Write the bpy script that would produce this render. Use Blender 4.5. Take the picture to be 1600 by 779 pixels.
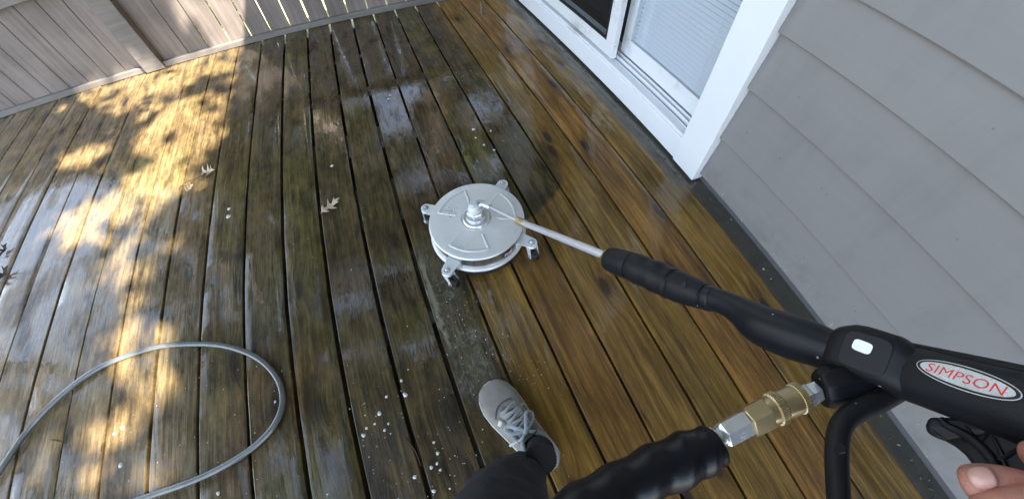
import bpy, bmesh, math, random
from mathutils import Vector, Matrix, Euler, noise
R = math.radians
for o in list(bpy.data.objects): bpy.data.objects.remove(o)
sc = bpy.context.scene
C = sc.collection

# ---------------------------------------------------------------- camera (wide action-camera lens)
cam = bpy.data.cameras.new('camera'); co = bpy.data.objects.new('camera', cam); C.objects.link(co); sc.camera = co
cam.type = 'PANO'; cam.panorama_type = 'FISHEYE_LENS_POLYNOMIAL'
cam.sensor_fit = 'HORIZONTAL'; cam.sensor_width = 36; cam.sensor_height = 24
cam.fisheye_fov = R(190)
cam.fisheye_polynomial_k0 = 0
cam.fisheye_polynomial_k1 = -0.07977637634287756
cam.fisheye_polynomial_k2 = -0.00044094451720009257
cam.fisheye_polynomial_k3 = 0.0001392939058012423
cam.fisheye_polynomial_k4 = -3.1437814001342612e-06
cam.shift_x = -0.0125; cam.shift_y = 0.0217
cam.lens = 14; cam.clip_start = 0.01; cam.clip_end = 500
co.location = (0, 0, 0.95145)
co.rotation_euler = (0.534478, -0.008620, -0.402008)

# ---------------------------------------------------------------- sky, sun, exposure
SUN = Vector((0.62, -0.50, 1.0)).normalized()
w = bpy.data.worlds.new('World'); sc.world = w; w.use_nodes = True
nt = w.node_tree; bg = nt.nodes['Background']
sky = nt.nodes.new('ShaderNodeTexSky'); sky.sky_type = 'NISHITA'; sky.sun_disc = False
sky.sun_elevation = math.asin(SUN.z); sky.sun_rotation = math.atan2(SUN.x, SUN.y)
sky.air_density = 1.0; sky.dust_density = 1.0; sky.ozone_density = 1.0
hsv = nt.nodes.new('ShaderNodeHueSaturation'); hsv.inputs['Saturation'].default_value = 0.66
nt.links.new(sky.outputs[0], hsv.inputs['Color']); nt.links.new(hsv.outputs[0], bg.inputs[0]); bg.inputs[1].default_value = 0.15
sl = bpy.data.lights.new('sun', 'SUN'); sl.energy = 5.0; sl.angle = R(0.55); sl.color = (1.0, 0.91, 0.79)
so = bpy.data.objects.new('sun', sl); C.objects.link(so); so.location = SUN * 12
so.rotation_euler = SUN.to_track_quat('Z', 'Y').to_euler()
sc.view_settings.view_transform = 'Standard'; sc.view_settings.look = 'None'
sc.view_settings.gamma = 1; sc.view_settings.exposure = 2.72
sc.cycles.use_denoising = True
sc.cycles.max_bounces = 8; sc.cycles.sample_clamp_indirect = 4.0
sc.cycles.caustics_reflective = False; sc.cycles.caustics_refractive = False

# ---------------------------------------------------------------- helpers
rnd = random.Random(7)
def link(name, me, mat=None, parent=None, smooth=False):
    o = bpy.data.objects.new(name, me); C.objects.link(o)
    if mat is not None: me.materials.append(mat)
    if parent is not None: o.parent = parent; o.matrix_parent_inverse = Matrix.Translation(parent.location).inverted() if parent.rotation_euler.z == 0 else parent.matrix_basis.inverted()
    if smooth:
        for p in me.polygons: p.use_smooth = True
    return o
def thing(name, label, cat, loc=(0, 0, 0), group=None):
    o = bpy.data.objects.new(name, None); C.objects.link(o); o.location = loc; o.empty_display_size = 0.1
    o['label'] = label; o['category'] = cat
    if group: o['group'] = group
    return o
def tag(o, label, cat, group=None):
    o['label'] = label; o['category'] = cat
    if group: o['group'] = group
    return o
class B:
    def __init__(s): s.v = []; s.f = []
    def add(s, vs, fs):
        n = len(s.v); s.v += [tuple(v) for v in vs]; s.f += [tuple(i + n for i in f) for f in fs]; return s
    def box(s, a, b, m=None):
        x0, y0, z0 = a; x1, y1, z1 = b
        vs = [Vector(p) for p in ((x0,y0,z0),(x1,y0,z0),(x1,y1,z0),(x0,y1,z0),(x0,y0,z1),(x1,y0,z1),(x1,y1,z1),(x0,y1,z1))]
        if m is not None: vs = [m @ v for v in vs]
        return s.add(vs, [(0,3,2,1),(4,5,6,7),(0,1,5,4),(1,2,6,5),(2,3,7,6),(3,0,4,7)])
    def bar(s, a, b, w, h):
        a = Vector(a); b = Vector(b); d = b - a
        m = Matrix.Translation(a) @ d.to_track_quat('Z', 'Y').to_matrix().to_4x4()
        return s.box((-w/2, -h/2, 0), (w/2, h/2, d.length), m)
    def loft(s, pts, seg=20, ring=None, cap=True, up=None, twist=0.0):
        P = [Vector(p[:3]) for p in pts]; n = len(P)
        fr = None; base = len(s.v); vs = []
        prev = None
        for i in range(n):
            t = ((P[min(i+1, n-1)] - P[max(i-1, 0)])).normalized()
            if prev is None:
                u = Vector(up) if up is not None else (Vector((0, 0, 1)) if abs(t.z) < 0.9 else Vector((1, 0, 0)))
                u = (u - t * u.dot(t)).normalized()
            else:
                q = prev.rotation_difference(t); u = q @ u; u = (u - t * u.dot(t)).normalized()
            prev = t; v = t.cross(u)
            r = pts[i][3]
            for k in range(seg):
                a = 2 * math.pi * k / seg + twist * i
                k1, k2 = ring(a, i / max(1, n-1)) if ring else (1, 1)
                vs.append(P[i] + u * math.cos(a) * r * k1 + v * math.sin(a) * r * k2)
        fs = []
        for i in range(n-1):
            for k in range(seg):
                k2 = (k+1) % seg
                fs.append((i*seg+k, i*seg+k2, (i+1)*seg+k2, (i+1)*seg+k))
        if cap:
            fs.append(tuple(reversed(range(seg)))); fs.append(tuple((n-1)*seg+k for k in range(seg)))
        return s.add(vs, fs)
    def lathe(s, prof, c=(0, 0, 0), m=None, seg=48):
        vs = []; fs = []; c = Vector(c)
        for r, z in prof:
            for k in range(seg):
                a = 2*math.pi*k/seg; p = Vector((r*math.cos(a), r*math.sin(a), z))
                vs.append((m @ p) if m is not None else c + p)
        for i in range(len(prof)-1):
            for k in range(seg):
                k2 = (k+1) % seg; fs.append((i*seg+k, i*seg+k2, (i+1)*seg+k2, (i+1)*seg+k))
        return s.add(vs, fs)
    def mesh(s, name):
        me = bpy.data.meshes.new(name); me.from_pydata(s.v, [], s.f); me.update(); return me
    def make(s, name, mat, parent=None, smooth=False, bevel=0, seg=2, angle=40, sub=0):
        me = s.mesh(name); o = link(name, me, mat, parent, smooth)
        if smooth:
            try: me.set_sharp_from_angle(angle=R(angle))
            except Exception: pass
        if bevel:
            md = o.modifiers.new('bevel', 'BEVEL'); md.width = bevel; md.segments = seg; md.limit_method = 'ANGLE'
        if sub:
            md = o.modifiers.new('sub', 'SUBSURF'); md.levels = sub; md.render_levels = sub
        return o
def smoothpath(pts, k=6):
    out = []; n = len(pts)
    for i in range(n-1):
        p0 = pts[max(i-1, 0)]; p1 = pts[i]; p2 = pts[i+1]; p3 = pts[min(i+2, n-1)]
        for j in range(k):
            t = j / k
            out.append(tuple(0.5*((2*b) + (c-a)*t + (2*a-5*b+4*c-d)*t*t + (-a+3*b-3*c+d)*t**3) for a, b, c, d in zip(p0, p1, p2, p3)))
    out.append(tuple(pts[-1])); return out

# ---------------------------------------------------------------- materials
class N:
    def __init__(s, name):
        s.m = bpy.data.materials.new(name); s.m.use_nodes = True; s.t = s.m.node_tree; s.b = s.t.nodes['Principled BSDF']
    def n(s, t, **k):
        x = s.t.nodes.new(t)
        for a, v in k.items(): setattr(x, a, v)
        return x
    def L(s, a, b): s.t.links.new(a, b)
    def val(s, sock, v):
        if hasattr(v, 'is_linked') or hasattr(v, 'links'): s.L(v, sock)
        else: sock.default_value = v
    def math(s, op, a, b=0.0, c=0.0, clamp=False):
        x = s.n('ShaderNodeMath', operation=op); x.use_clamp = clamp
        s.val(x.inputs[0], a); s.val(x.inputs[1], b); s.val(x.inputs[2], c); return x.outputs[0]
    def mix(s, f, a, b, mode='MIX'):
        x = s.n('ShaderNodeMix', data_type='RGBA', blend_type=mode)
        s.val(x.inputs[0], f)
        for i, v in ((6, a), (7, b)):
            if isinstance(v, tuple): x.inputs[i].default_value = (*v, 1) if len(v) == 3 else v
            else: s.L(v, x.inputs[i])
        return x.outputs[2]
    def ss(s, v, a, b):
        x = s.n('ShaderNodeMapRange', interpolation_type='SMOOTHSTEP'); s.val(x.inputs[0], v); s.val(x.inputs[1], a); s.val(x.inputs[2], b); return x.outputs[0]
    def noise(s, vec, scale, detail=4, rough=0.55, dist=0.0, dim='3D'):
        x = s.n('ShaderNodeTexNoise', noise_dimensions=dim); s.L(vec, x.inputs['Vector']); x.inputs['Scale'].default_value = scale
        x.inputs['Detail'].default_value = detail; x.inputs['Roughness'].default_value = rough; x.inputs['Distortion'].default_value = dist
        return x.outputs['Fac']
    def vec(s, x, y, z=0.0):
        c = s.n('ShaderNodeCombineXYZ'); s.val(c.inputs[0], x); s.val(c.inputs[1], y); s.val(c.inputs[2], z); return c.outputs[0]
    def obj(s): return s.n('ShaderNodeTexCoord').outputs['Object']
    def pos(s): return s.n('ShaderNodeNewGeometry').outputs['Position']
    def sep(s, v):
        x = s.n('ShaderNodeSeparateXYZ'); s.L(v, x.inputs[0]); return x.outputs
    def bump(s, h, strength=0.3, dist=0.01, normal=None):
        x = s.n('ShaderNodeBump'); s.L(h, x.inputs['Height']); x.inputs['Strength'].default_value = strength; x.inputs['Distance'].default_value = dist
        if normal is not None: s.L(normal, x.inputs['Normal'])
        return x.outputs[0]
    def set(s, **k):
        for a, v in k.items():
            s.val(s.b.inputs[{'col': 'Base Color', 'rough': 'Roughness', 'metal': 'Metallic', 'ior': 'IOR', 'coat': 'Coat Weight', 'coatr': 'Coat Roughness', 'normal': 'Normal', 'cnormal': 'Coat Normal', 'spec': 'Specular IOR Level', 'sss': 'Subsurface Weight', 'trans': 'Transmission Weight', 'coatior': 'Coat IOR', 'sheen': 'Sheen Weight'}[a]], (*v, 1) if isinstance(v, tuple) and len(v) == 3 and a == 'col' else v)
        return s.m

def simple(name, col, rough=0.5, metal=0.0, var=0.15, scale=30, bump=0.0, bscale=200, dirt=None, coat=0.0, sss=0.0, rvar=0.1):
    s = N(name); v = s.obj()
    f = s.noise(v, scale, 5, 0.6)
    c = s.mix(f, tuple(max(0, x*(1-var)) for x in col), tuple(min(1, x*(1+var)) for x in col))
    if dirt is not None:
        d = s.ss(s.noise(v, scale*0.35, 6, 0.65), 0.52, 0.7)
        c = s.mix(s.math('MULTIPLY', d, 0.55), c, dirt)
    r = s.math('ADD', rough - rvar/2, s.math('MULTIPLY', s.noise(v, scale*1.7, 3), rvar))
    k = dict(col=c, rough=r, metal=metal)
    if coat: k.update(coat=coat, coatr=0.08)
    if bump: k['normal'] = s.bump(s.noise(v, bscale, 3), bump, 0.002)
    s.set(**k)
    if sss:
        s.b.inputs['Subsurface Weight'].default_value = sss; s.b.inputs['Subsurface Radius'].default_value = (0.012, 0.005, 0.003); s.b.inputs['Subsurface Scale'].default_value = 0.5
    return s.m

def wet_wood():
    s = N('wet_deck_wood'); p = s.pos(); X, Y, Z = s.sep(p)
    at = s.n('ShaderNodeAttribute', attribute_name='board'); br, bgc, bb = s.sep(at.outputs['Vector'])
    off = s.math('MULTIPLY', bgc, 37.0)
    # wavy grain following the board length
    warp = s.noise(s.vec(s.math('MULTIPLY', X, 6.0), s.math('ADD', s.math('MULTIPLY', Y, 1.1), off), off), 1.0, 3, 0.5)
    vk = s.n('ShaderNodeTexVoronoi', voronoi_dimensions='2D', feature='F1'); s.L(s.vec(s.math('MULTIPLY', X, 9.0), s.math('ADD', s.math('MULTIPLY', Y, 3.2), off)), vk.inputs['Vector']); vk.inputs['Scale'].default_value = 1.0
    kd = vk.outputs['Distance']; kc = s.sep(vk.outputs['Color'])[0]
    has = s.math('GREATER_THAN', kc, 0.60)
    knot = s.math('MULTIPLY', s.math('SUBTRACT', 1.0, s.ss(kd, 0.07, 0.16)), has)
    halo = s.math('MULTIPLY', s.math('SUBTRACT', 1.0, s.ss(kd, 0.05, 0.45)), has)
    gx = s.math('ADD', s.math('ADD', s.math('MULTIPLY', X, 1.0), s.math('MULTIPLY', warp, 0.045)), s.math('MULTIPLY', halo, 0.02))
    g1 = s.noise(s.vec(s.math('MULTIPLY', gx, 95.0), s.math('MULTIPLY', Y, 3.5), off), 1.0, 6, 0.7)
    g2 = s.noise(s.vec(s.math('MULTIPLY', gx, 330.0), s.math('MULTIPLY', Y, 9.0), off), 1.0, 3, 0.6)
    ring = s.n('ShaderNodeTexWave', wave_type='BANDS', bands_direction='X', wave_profile='SAW'); s.L(s.vec(s.math('MULTIPLY', gx, 8.0), s.math('MULTIPLY', Y, 0.08), off), ring.inputs['Vector'])
    ring.inputs['Scale'].default_value = 1.0; ring.inputs['Distortion'].default_value = 3.0; ring.inputs['Detail'].default_value = 2; ring.inputs['Detail Scale'].default_value = 1.0
    rg = ring.outputs['Fac']
    grain = s.math('ADD', s.math('MULTIPLY', g1, 0.62), s.math('ADD', s.math('MULTIPLY', g2, 0.28), s.math('MULTIPLY', rg, 0.07)))
    gm = s.ss(s.math('ADD', s.math('MULTIPLY', grain, 0.8), s.math('MULTIPLY', s.noise(s.vec(s.math('MULTIPLY', X, 14.0), s.math('MULTIPLY', Y, 5.0), off), 1.0, 5, 0.65), 0.2)), 0.30, 0.72)
    check = s.ss(g1, 0.62, 0.74)          # dark open checks
    big = s.noise(s.vec(s.math('MULTIPLY', X, 2.2), s.math('MULTIPLY', Y, 1.5), off), 1.0, 5, 0.6)
    blot = s.noise(s.vec(s.math('MULTIPLY', X, 9.0), s.math('MULTIPLY', Y, 4.0), 3.0), 1.0, 6, 0.7)
    # cleaned swath: everything to the house side of a curved front
    ramp = s.n('ShaderNodeFloatCurve'); cv = ramp.mapping.curves[0]
    pts = [(-2.5, .03), (-0.3, .031), (0.5, .034), (0.60, .10), (0.68, .36), (0.76, .478), (0.95, .492), (1.25, .478), (1.7, .445), (2.3, .43), (2.7, .42)]
    def nx(y): return (y + 2.5) / 5.5
    cv.points[0].location = (0, .03); cv.points[1].location = (1, .42)
    for y, x in pts[1:]: q = cv.points.new(nx(y), x); 
    for q in cv.points: q.handle_type = 'VECTOR'
    ramp.mapping.update()
    s.L(s.math('DIVIDE', s.math('ADD', Y, 2.5), 5.5), ramp.inputs['Value'])
    dx = s.math('SUBTRACT', X, ramp.outputs[0])
    dx = s.math('ADD', dx, s.math('MULTIPLY', s.math('SUBTRACT', blot, 0.5), 0.10))
    wd = s.ss(Y, 0.7, 1.0); clean = s.ss(dx, s.math('SUBTRACT', -0.008, s.math('MULTIPLY', wd, 0.03)), s.math('ADD', 0.022, s.math('MULTIPLY', wd, 0.05)))
    # uncleaned grey strip beside the wall
    strip = s.math('MULTIPLY', s.ss(s.math('ADD', X, s.math('MULTIPLY', s.math('SUBTRACT', blot, 0.5), 0.05)), 0.875, 0.895), s.ss(s.math('ADD', Y, s.math('MULTIPLY', blot, 0.1)), 0.60, 0.68))
    clean = s.math('MULTIPLY', clean, s.math('SUBTRACT', 1.0, s.math('MULTIPLY', strip, s.math('SUBTRACT', 1.0, s.ss(Y, 1.0, 1.4)))))
    golden = s.mix(gm, (0.082, 0.035, 0.007), (0.36, 0.182, 0.042))
    olive = s.mix(gm, (0.078, 0.041, 0.007), (0.31, 0.185, 0.038))
    ccol = s.mix(s.math('MULTIPLY', s.ss(s.math('ADD', s.math('MULTIPLY', br, 0.8), s.math('MULTIPLY', big, 0.7)), 0.45, 0.85), 0.85), golden, olive)
    ccol = s.mix(s.math('MULTIPLY', s.ss(blot, 0.54, 0.74), 0.3), ccol, (0.07, 0.04, 0.016))
    dirty = s.mix(gm, (0.020, 0.0125, 0.004), (0.098, 0.066, 0.024))
    green = s.mix(gm, (0.023, 0.019, 0.004), (0.112, 0.090, 0.020))
    grey = s.mix(gm, (0.025, 0.019, 0.010), (0.100, 0.080, 0.046))
    rust = s.mix(gm, (0.033, 0.017, 0.005), (0.145, 0.083, 0.027))
    dcol = s.mix(s.ss(s.math('ADD', s.math('MULTIPLY', big, 0.9), s.math('MULTIPLY', bb, 0.25)), 0.50, 0.74), dirty, green)
    dcol = s.mix(s.math('MULTIPLY', s.ss(s.math('ADD', s.math('MULTIPLY', blot, 0.8), s.math('MULTIPLY', br, 0.3)), 0.52, 0.75), 0.4), dcol, grey)
    dcol = s.mix(s.math('MULTIPLY', s.ss(s.noise(s.vec(s.math('MULTIPLY', X, 4.0), s.math('MULTIPLY', Y, 1.8), 9.0), 1.0, 4), 0.5, 0.68), 0.7), dcol, rust)
    # uncleaned colour mixes to a paler brown towards the open side of the deck
    pale = s.ss(X, -0.55, -1.25)
    dcol = s.mix(s.math('MULTIPLY', pale, 0.62), dcol, s.mix(gm, (0.090, 0.058, 0.025), (0.33, 0.235, 0.118)))
    col = s.mix(clean, dcol, ccol)
    col = s.mix(s.math('MULTIPLY', strip, 0.8), col, (0.07, 0.062, 0.045))
    col = s.mix(s.math('MULTIPLY', halo, 0.6), col, s.mix(clean, (0.03, 0.024, 0.015), (0.075, 0.035, 0.012)))
    col = s.mix(s.math('MULTIPLY', knot, 0.85), col, (0.022, 0.013, 0.007))
    col = s.mix(s.math('MULTIPLY', check, 0.65), col, (0.018, 0.012, 0.006))
    fine = s.noise(s.vec(s.math('MULTIPLY', X, 42.0), s.math('MULTIPLY', Y, 11.0), off), 1.0, 8, 0.75)
    med = s.noise(s.vec(s.math('MULTIPLY', X, 16.0), s.math('MULTIPLY', Y, 8.0), 7.0), 1.0, 6, 0.7)
    k1 = s.math('ADD', s.math('MULTIPLY', s.ss(fine, 0.34, 0.66), 0.85), s.math('MULTIPLY', s.ss(med, 0.34, 0.66), 0.75))
    k1 = s.math('ADD', k1, 0.30)
    k2 = s.math('ADD', s.math('ADD', s.math('MULTIPLY', s.ss(s.noise(s.vec(s.math('MULTIPLY', X, 60.0), s.math('MULTIPLY', Y, 4.0), off), 1.0, 7, 0.7), 0.36, 0.64), 0.55), s.math('MULTIPLY', s.ss(s.noise(s.vec(s.math('MULTIPLY', X, 7.0), s.math('MULTIPLY', Y, 2.6), off), 1.0, 5, 0.6), 0.34, 0.66), 0.45)), 0.55)
    k1 = s.math('ADD', s.math('MULTIPLY', k2, clean), s.math('MULTIPLY', k1, s.math('SUBTRACT', 1.0, clean)))
    vm = s.n('ShaderNodeVectorMath', operation='SCALE'); s.L(col, vm.inputs[0]); s.L(k1, vm.inputs['Scale']); col = vm.outputs[0]
    # pale specks of grit and suds residue
    vs = s.n('ShaderNodeTexVoronoi', feature='F1'); s.L(p, vs.inputs['Vector']); vs.inputs['Scale'].default_value = 70
    sp = s.math('MULTIPLY', s.math('LESS_THAN', vs.outputs['Distance'], 0.13), s.math('GREATER_THAN', s.sep(vs.outputs['Color'])[1], 0.86))
    sp = s.math('MULTIPLY', sp, s.ss(s.noise(p, 3.0, 3), 0.5, 0.6))
    col = s.mix(s.math('MULTIPLY', sp, 0.6), col, (0.42, 0.40, 0.34))
    # water film
    film = s.noise(s.vec(s.math('MULTIPLY', X, 6.0), s.math('MULTIPLY', Y, 3.2), 5.0), 1.0, 4, 0.6)
    wet = s.math('MULTIPLY', s.ss(film, 0.40, 0.54), s.math('SUBTRACT', 1.0, s.math('MULTIPLY', s.ss(fine, 0.50, 0.66), 0.6)))
    # puddled strip beside and below the cleaner
    pud = s.math('MULTIPLY', s.math('SUBTRACT', 1.0, s.ss(s.math('ADD', s.math('ABSOLUTE', s.math('SUBTRACT', X, -0.035)), s.math('MULTIPLY', s.math('SUBTRACT', blot, 0.5), 0.12)), 0.035, 0.066)), s.math('MULTIPLY', s.ss(Y, 0.10, 0.24), s.math('SUBTRACT', 1.0, s.ss(Y, 0.62, 0.75))))
    pud = s.math('MULTIPLY', pud, s.ss(blot, 0.30, 0.48))
    col = s.mix(s.math('MULTIPLY', pud, 0.45), col, s.mix(s.noise(p, 30, 4), (0.045, 0.042, 0.032), (0.12, 0.112, 0.09)))
    wet = s.math('MAXIMUM', wet, pud)
    sw = s.noise(s.vec(s.math('MULTIPLY', X, 26.0), s.math('MULTIPLY', Y, 11.0), 1.0), 1.0, 4, 0.55, 1.6)
    rg1 = s.math('SUBTRACT', 1.0, s.ss(s.math('ABSOLUTE', s.math('SUBTRACT', sw, 0.5)), 0.006, 0.030))
    edge = s.math('MULTIPLY', s.math('SUBTRACT', 1.0, s.ss(s.math('ABSOLUTE', s.math('ADD', s.math('SUBTRACT', X, -0.078), s.math('MULTIPLY', s.math('SUBTRACT', sw, 0.5), 0.05))), 0.003, 0.012)), s.math('MULTIPLY', s.ss(Y, 0.30, 0.38), s.math('SUBTRACT', 1.0, s.ss(Y, 0.60, 0.72))))
    col = s.mix(s.math('MULTIPLY', s.math('MAXIMUM', s.math('MULTIPLY', pud, s.math('MULTIPLY', rg1, 0.38)), s.math('MULTIPLY', edge, 0.8)), 0.8), col, (0.27, 0.25, 0.19))
    hb = s.math('ADD', s.math('MULTIPLY', g1, 0.75), s.math('MULTIPLY', g2, 0.35))
    rip = s.noise(s.vec(s.math('MULTIPLY', X, 46.0), s.math('MULTIPLY', Y, 20.0), 0.0), 1.0, 3, 0.55, 0.8)
    n1 = s.bump(hb, 0.8, 0.006)
    hc = s.math('ADD', s.math('MULTIPLY', s.math('MULTIPLY', hb, s.math('SUBTRACT', 1.08, wet)), 1.0), s.math('MULTIPLY', rip, 0.9))
    n2 = s.bump(hc, 0.16, 0.0022)
    rough = s.math('SUBTRACT', 0.65, s.math('MULTIPLY', wet, 0.25))
    s.set(col=col, rough=rough, normal=n1, coat=s.math('ADD', 0.5, s.math('MULTIPLY', wet, 0.5)), coatr=s.math('SUBTRACT', 0.055, s.math('MULTIPLY', wet, 0.045)), cnormal=n2, coatior=1.52, ior=1.36, spec=0.25)
    return s.m

def painted_wood(name, c1, c2, axis=2, rough=0.55, wear=(0.12, 0.10, 0.08), amount=0.5):
    s = N(name); X, Y, Z = s.sep(s.pos())
    at = s.n('ShaderNodeAttribute', attribute_name='board'); br = s.sep(at.outputs['Vector'])[0]
    k = [40.0, 40.0, 40.0]; k[axis] = 1.6
    v = s.vec(s.math('ADD', s.math('MULTIPLY', X, k[0]), s.math('MULTIPLY', br, 31.0)), s.math('MULTIPLY', Y, k[1]), s.math('MULTIPLY', Z, k[2]))
    g = s.noise(v, 1.0, 6, 0.65); big = s.noise(s.pos(), 3.0, 5, 0.6)
    col = s.mix(s.ss(s.math('ADD', s.math('MULTIPLY', g, 0.5), s.math('MULTIPLY', big, 0.5)), 0.35, 0.65), c1, c2)
    col = s.mix(s.math('MULTIPLY', s.ss(s.noise(s.pos(), 9.0, 7, 0.75), 0.56, 0.72), amount), col, wear)
    vk = s.n('ShaderNodeTexVoronoi'); s.L(s.vec(s.math('MULTIPLY', X, 8), s.math('MULTIPLY', Y, 8), s.math('MULTIPLY', Z, 5)), vk.inputs['Vector']); vk.inputs['Scale'].default_value = 1
    kn = s.math('MULTIPLY', s.math('SUBTRACT', 1, s.ss(vk.outputs['Distance'], 0.05, 0.11)), s.math('GREATER_THAN', s.sep(vk.outputs['Color'])[0], 0.72))
    col = s.mix(s.math('MULTIPLY', kn, 0.5), col, (0.07, 0.06, 0.055))
    s.set(col=col, rough=rough, normal=s.bump(g, 0.25, 0.003)); return s.m

def siding_mat():
    s = N('grey_fibre_cement'); p = s.pos(); X, Y, Z = s.sep(p)
    g = s.noise(s.vec(s.math('MULTIPLY', X, 30), s.math('MULTIPLY', Y, 4), s.math('MULTIPLY', Z, 60)), 1, 5, 0.6)
    big = s.noise(p, 2.5, 4)
    col = s.mix(s.math('ADD', s.math('MULTIPLY', g, 0.5), s.math('MULTIPLY', big, 0.5)), (0.215, 0.203, 0.200), (0.268, 0.254, 0.248))
    mt = s.noise(s.vec(s.math('MULTIPLY', X, 5), s.math('MULTIPLY', Y, 9), s.math('MULTIPLY', Z, 3)), 1, 6, 0.65)
    col = s.mix(s.math('MULTIPLY', s.ss(mt, 0.45, 0.75), 0.35), col, (0.165, 0.160, 0.158))
    nd = s.n('ShaderNodeTexVoronoi'); s.L(p, nd.inputs['Vector']); nd.inputs['Scale'].default_value = 26
    sp = s.math('MULTIPLY', s.math('LESS_THAN', nd.outputs['Distance'], 0.07), s.math('GREATER_THAN', s.sep(nd.outputs['Color'])[0], 0.90))
    col = s.mix(s.math('MULTIPLY', sp, 0.5), col, (0.09, 0.085, 0.08))
    # splashed grime near the deck
    low = s.math('MULTIPLY', s.math('SUBTRACT', 1, s.ss(Z, 0.02, 0.20)), s.ss(s.noise(p, 14, 6, 0.7), 0.40, 0.75))
    col = s.mix(s.math('MULTIPLY', low, 0.55), col, (0.13, 0.13, 0.11))
    ch = s.math('MULTIPLY', s.math('SUBTRACT', 1, s.ss(Z, 0.02, 0.11)), s.ss(s.noise(p, 38, 4, 0.6), 0.66, 0.70))
    col = s.mix(s.math('MULTIPLY', ch, 0.8), col, (0.5, 0.5, 0.5))
    s.set(col=col, rough=0.5, normal=s.bump(g, 0.08, 0.002)); return s.m

def leaf_mat(name, c1, c2, dead=False):
    s = N(name); oi = s.noise(s.pos(), 2.3, 3); c = s.mix(s.ss(oi, 0.3, 0.7), c1, c2)
    s.set(col=c, rough=0.5)
    tr = s.n('ShaderNodeBsdfTranslucent'); s.L(c, tr.inputs[0]) if False else s.val(tr.inputs[0], (min(1, c2[0]*1.8), min(1, c2[1]*1.8), c2[2], 1))
    mx = s.n('ShaderNodeMixShader'); mx.inputs[0].default_value = 0.35; s.L(s.b.outputs[0], mx.inputs[1]); s.L(tr.outputs[0], mx.inputs[2])
    s.L(mx.outputs[0], s.t.nodes['Material Output'].inputs[0]); return s.m

M = {}
M['deck'] = wet_wood()
M['fence'] = painted_wood('weathered_grey_fence_paint', (0.130, 0.108, 0.096), (0.235, 0.198, 0.172), 2)
M['rail'] = painted_wood('weathered_grey_rail_paint', (0.12, 0.11, 0.10), (0.20, 0.18, 0.16), 0, amount=0.6)
M['siding'] = siding_mat()
M['white'] = simple('white_gloss_trim_paint', (0.86, 0.88, 0.90), 0.3, var=0.03, scale=8, dirt=(0.62, 0.63, 0.62))
M['vinyl'] = simple('white_vinyl', (0.82, 0.84, 0.86), 0.25, var=0.03, scale=14, dirt=(0.42, 0.40, 0.36))
M['track'] = simple('grimy_track', (0.30, 0.29, 0.27), 0.5, var=0.3, scale=30, dirt=(0.10, 0.09, 0.08))
M['screen'] = simple('dark_glazing_bead', (0.02, 0.022, 0.025), 0.4)
M['blind'] = simple('white_blind_slats', (0.88, 0.89, 0.92), 0.4, var=0.03, scale=5)
M['roomdark'] = simple('dim_room_paint', (0.10, 0.10, 0.105), 0.8)
M['wetledger'] = simple('slimy_dark_timber', (0.085, 0.080, 0.062), 0.35, var=0.4, scale=18, bump=0.5, bscale=60, dirt=(0.13, 0.12, 0.09), coat=0.7)
M['roof'] = simple('roof_shingles', (0.09, 0.085, 0.08), 0.85, var=0.3, scale=12)
M['soffit'] = simple('white_soffit', (0.6, 0.6, 0.6), 0.6, var=0.05)
M['soil'] = simple('leaf_litter_soil', (0.07, 0.055, 0.035), 0.9, var=0.4, scale=3, dirt=(0.12, 0.085, 0.04))
M['bark'] = simple('oak_bark', (0.17, 0.14, 0.11), 0.85, var=0.4, scale=10, bump=0.8, bscale=30)
M['palebark'] = simple('pale_beech_bark', (0.46, 0.38, 0.31), 0.8, var=0.2, scale=6, bump=0.3, bscale=30)
M['leafd'] = leaf_mat('oak_leaves', (0.035, 0.06, 0.015), (0.07, 0.11, 0.025))
M['leafl'] = leaf_mat('bright_leaves', (0.06, 0.10, 0.02), (0.16, 0.20, 0.035))
# glass: clear pane with fresnel reflection
g = N('window_glass'); tr = g.n('ShaderNodeBsdfTransparent'); tr.inputs[0].default_value = (0.96, 0.98, 0.99, 1); gl = g.n('ShaderNodeBsdfGlossy'); gl.inputs['Roughness'].default_value = 0.02
ge = g.n('ShaderNodeNewGeometry'); vd = g.n('ShaderNodeVectorMath', operation='DOT_PRODUCT'); g.L(ge.outputs['Normal'], vd.inputs[0]); g.L(ge.outputs['Incoming'], vd.inputs[1])
fz = g.math('ADD', 0.04, g.math('MULTIPLY', 0.96, g.math('POWER', g.math('SUBTRACT', 1.0, g.math('ABSOLUTE', vd.outputs['Value'])), 5.0)))
mx = g.n('ShaderNodeMixShader'); g.L(fz, mx.inputs[0]); g.L(tr.outputs[0], mx.inputs[1]); g.L(gl.outputs[0], mx.inputs[2]); g.L(mx.outputs[0], g.t.nodes['Material Output'].inputs[0])
M['glass'] = g.m
# machine metals
s = N('spun_stainless'); v = s.obj(); X, Y, Z = s.sep(v)
rr = s.math('SQRT', s.math('ADD', s.math('MULTIPLY', X, X), s.math('MULTIPLY', Y, Y)))
br = s.noise(s.vec(s.math('MULTIPLY', rr, 900), 0.0, s.math('MULTIPLY', Z, 900)), 1, 2)
wv = s.noise(v, 14, 4); dr = s.ss(s.noise(v, 60, 5, 0.7), 0.58, 0.70); sm = s.ss(s.noise(v, 22, 7, 0.75), 0.54, 0.70)
col = s.mix(wv, (0.70, 0.70, 0.685), (0.84, 0.84, 0.82)); col = s.mix(s.math('MULTIPLY', dr, 0.45), col, (0.88, 0.88, 0.86)); col = s.mix(s.math('MULTIPLY', sm, 0.30), col, (0.42, 0.40, 0.36))
s.set(col=col, metal=0.45, rough=s.math('ADD', 0.30, s.math('MULTIPLY', wv, 0.22)), normal=s.bump(br, 0.05, 0.0005), coat=0.25, coatr=0.12)
M['steel'] = s.m
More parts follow.
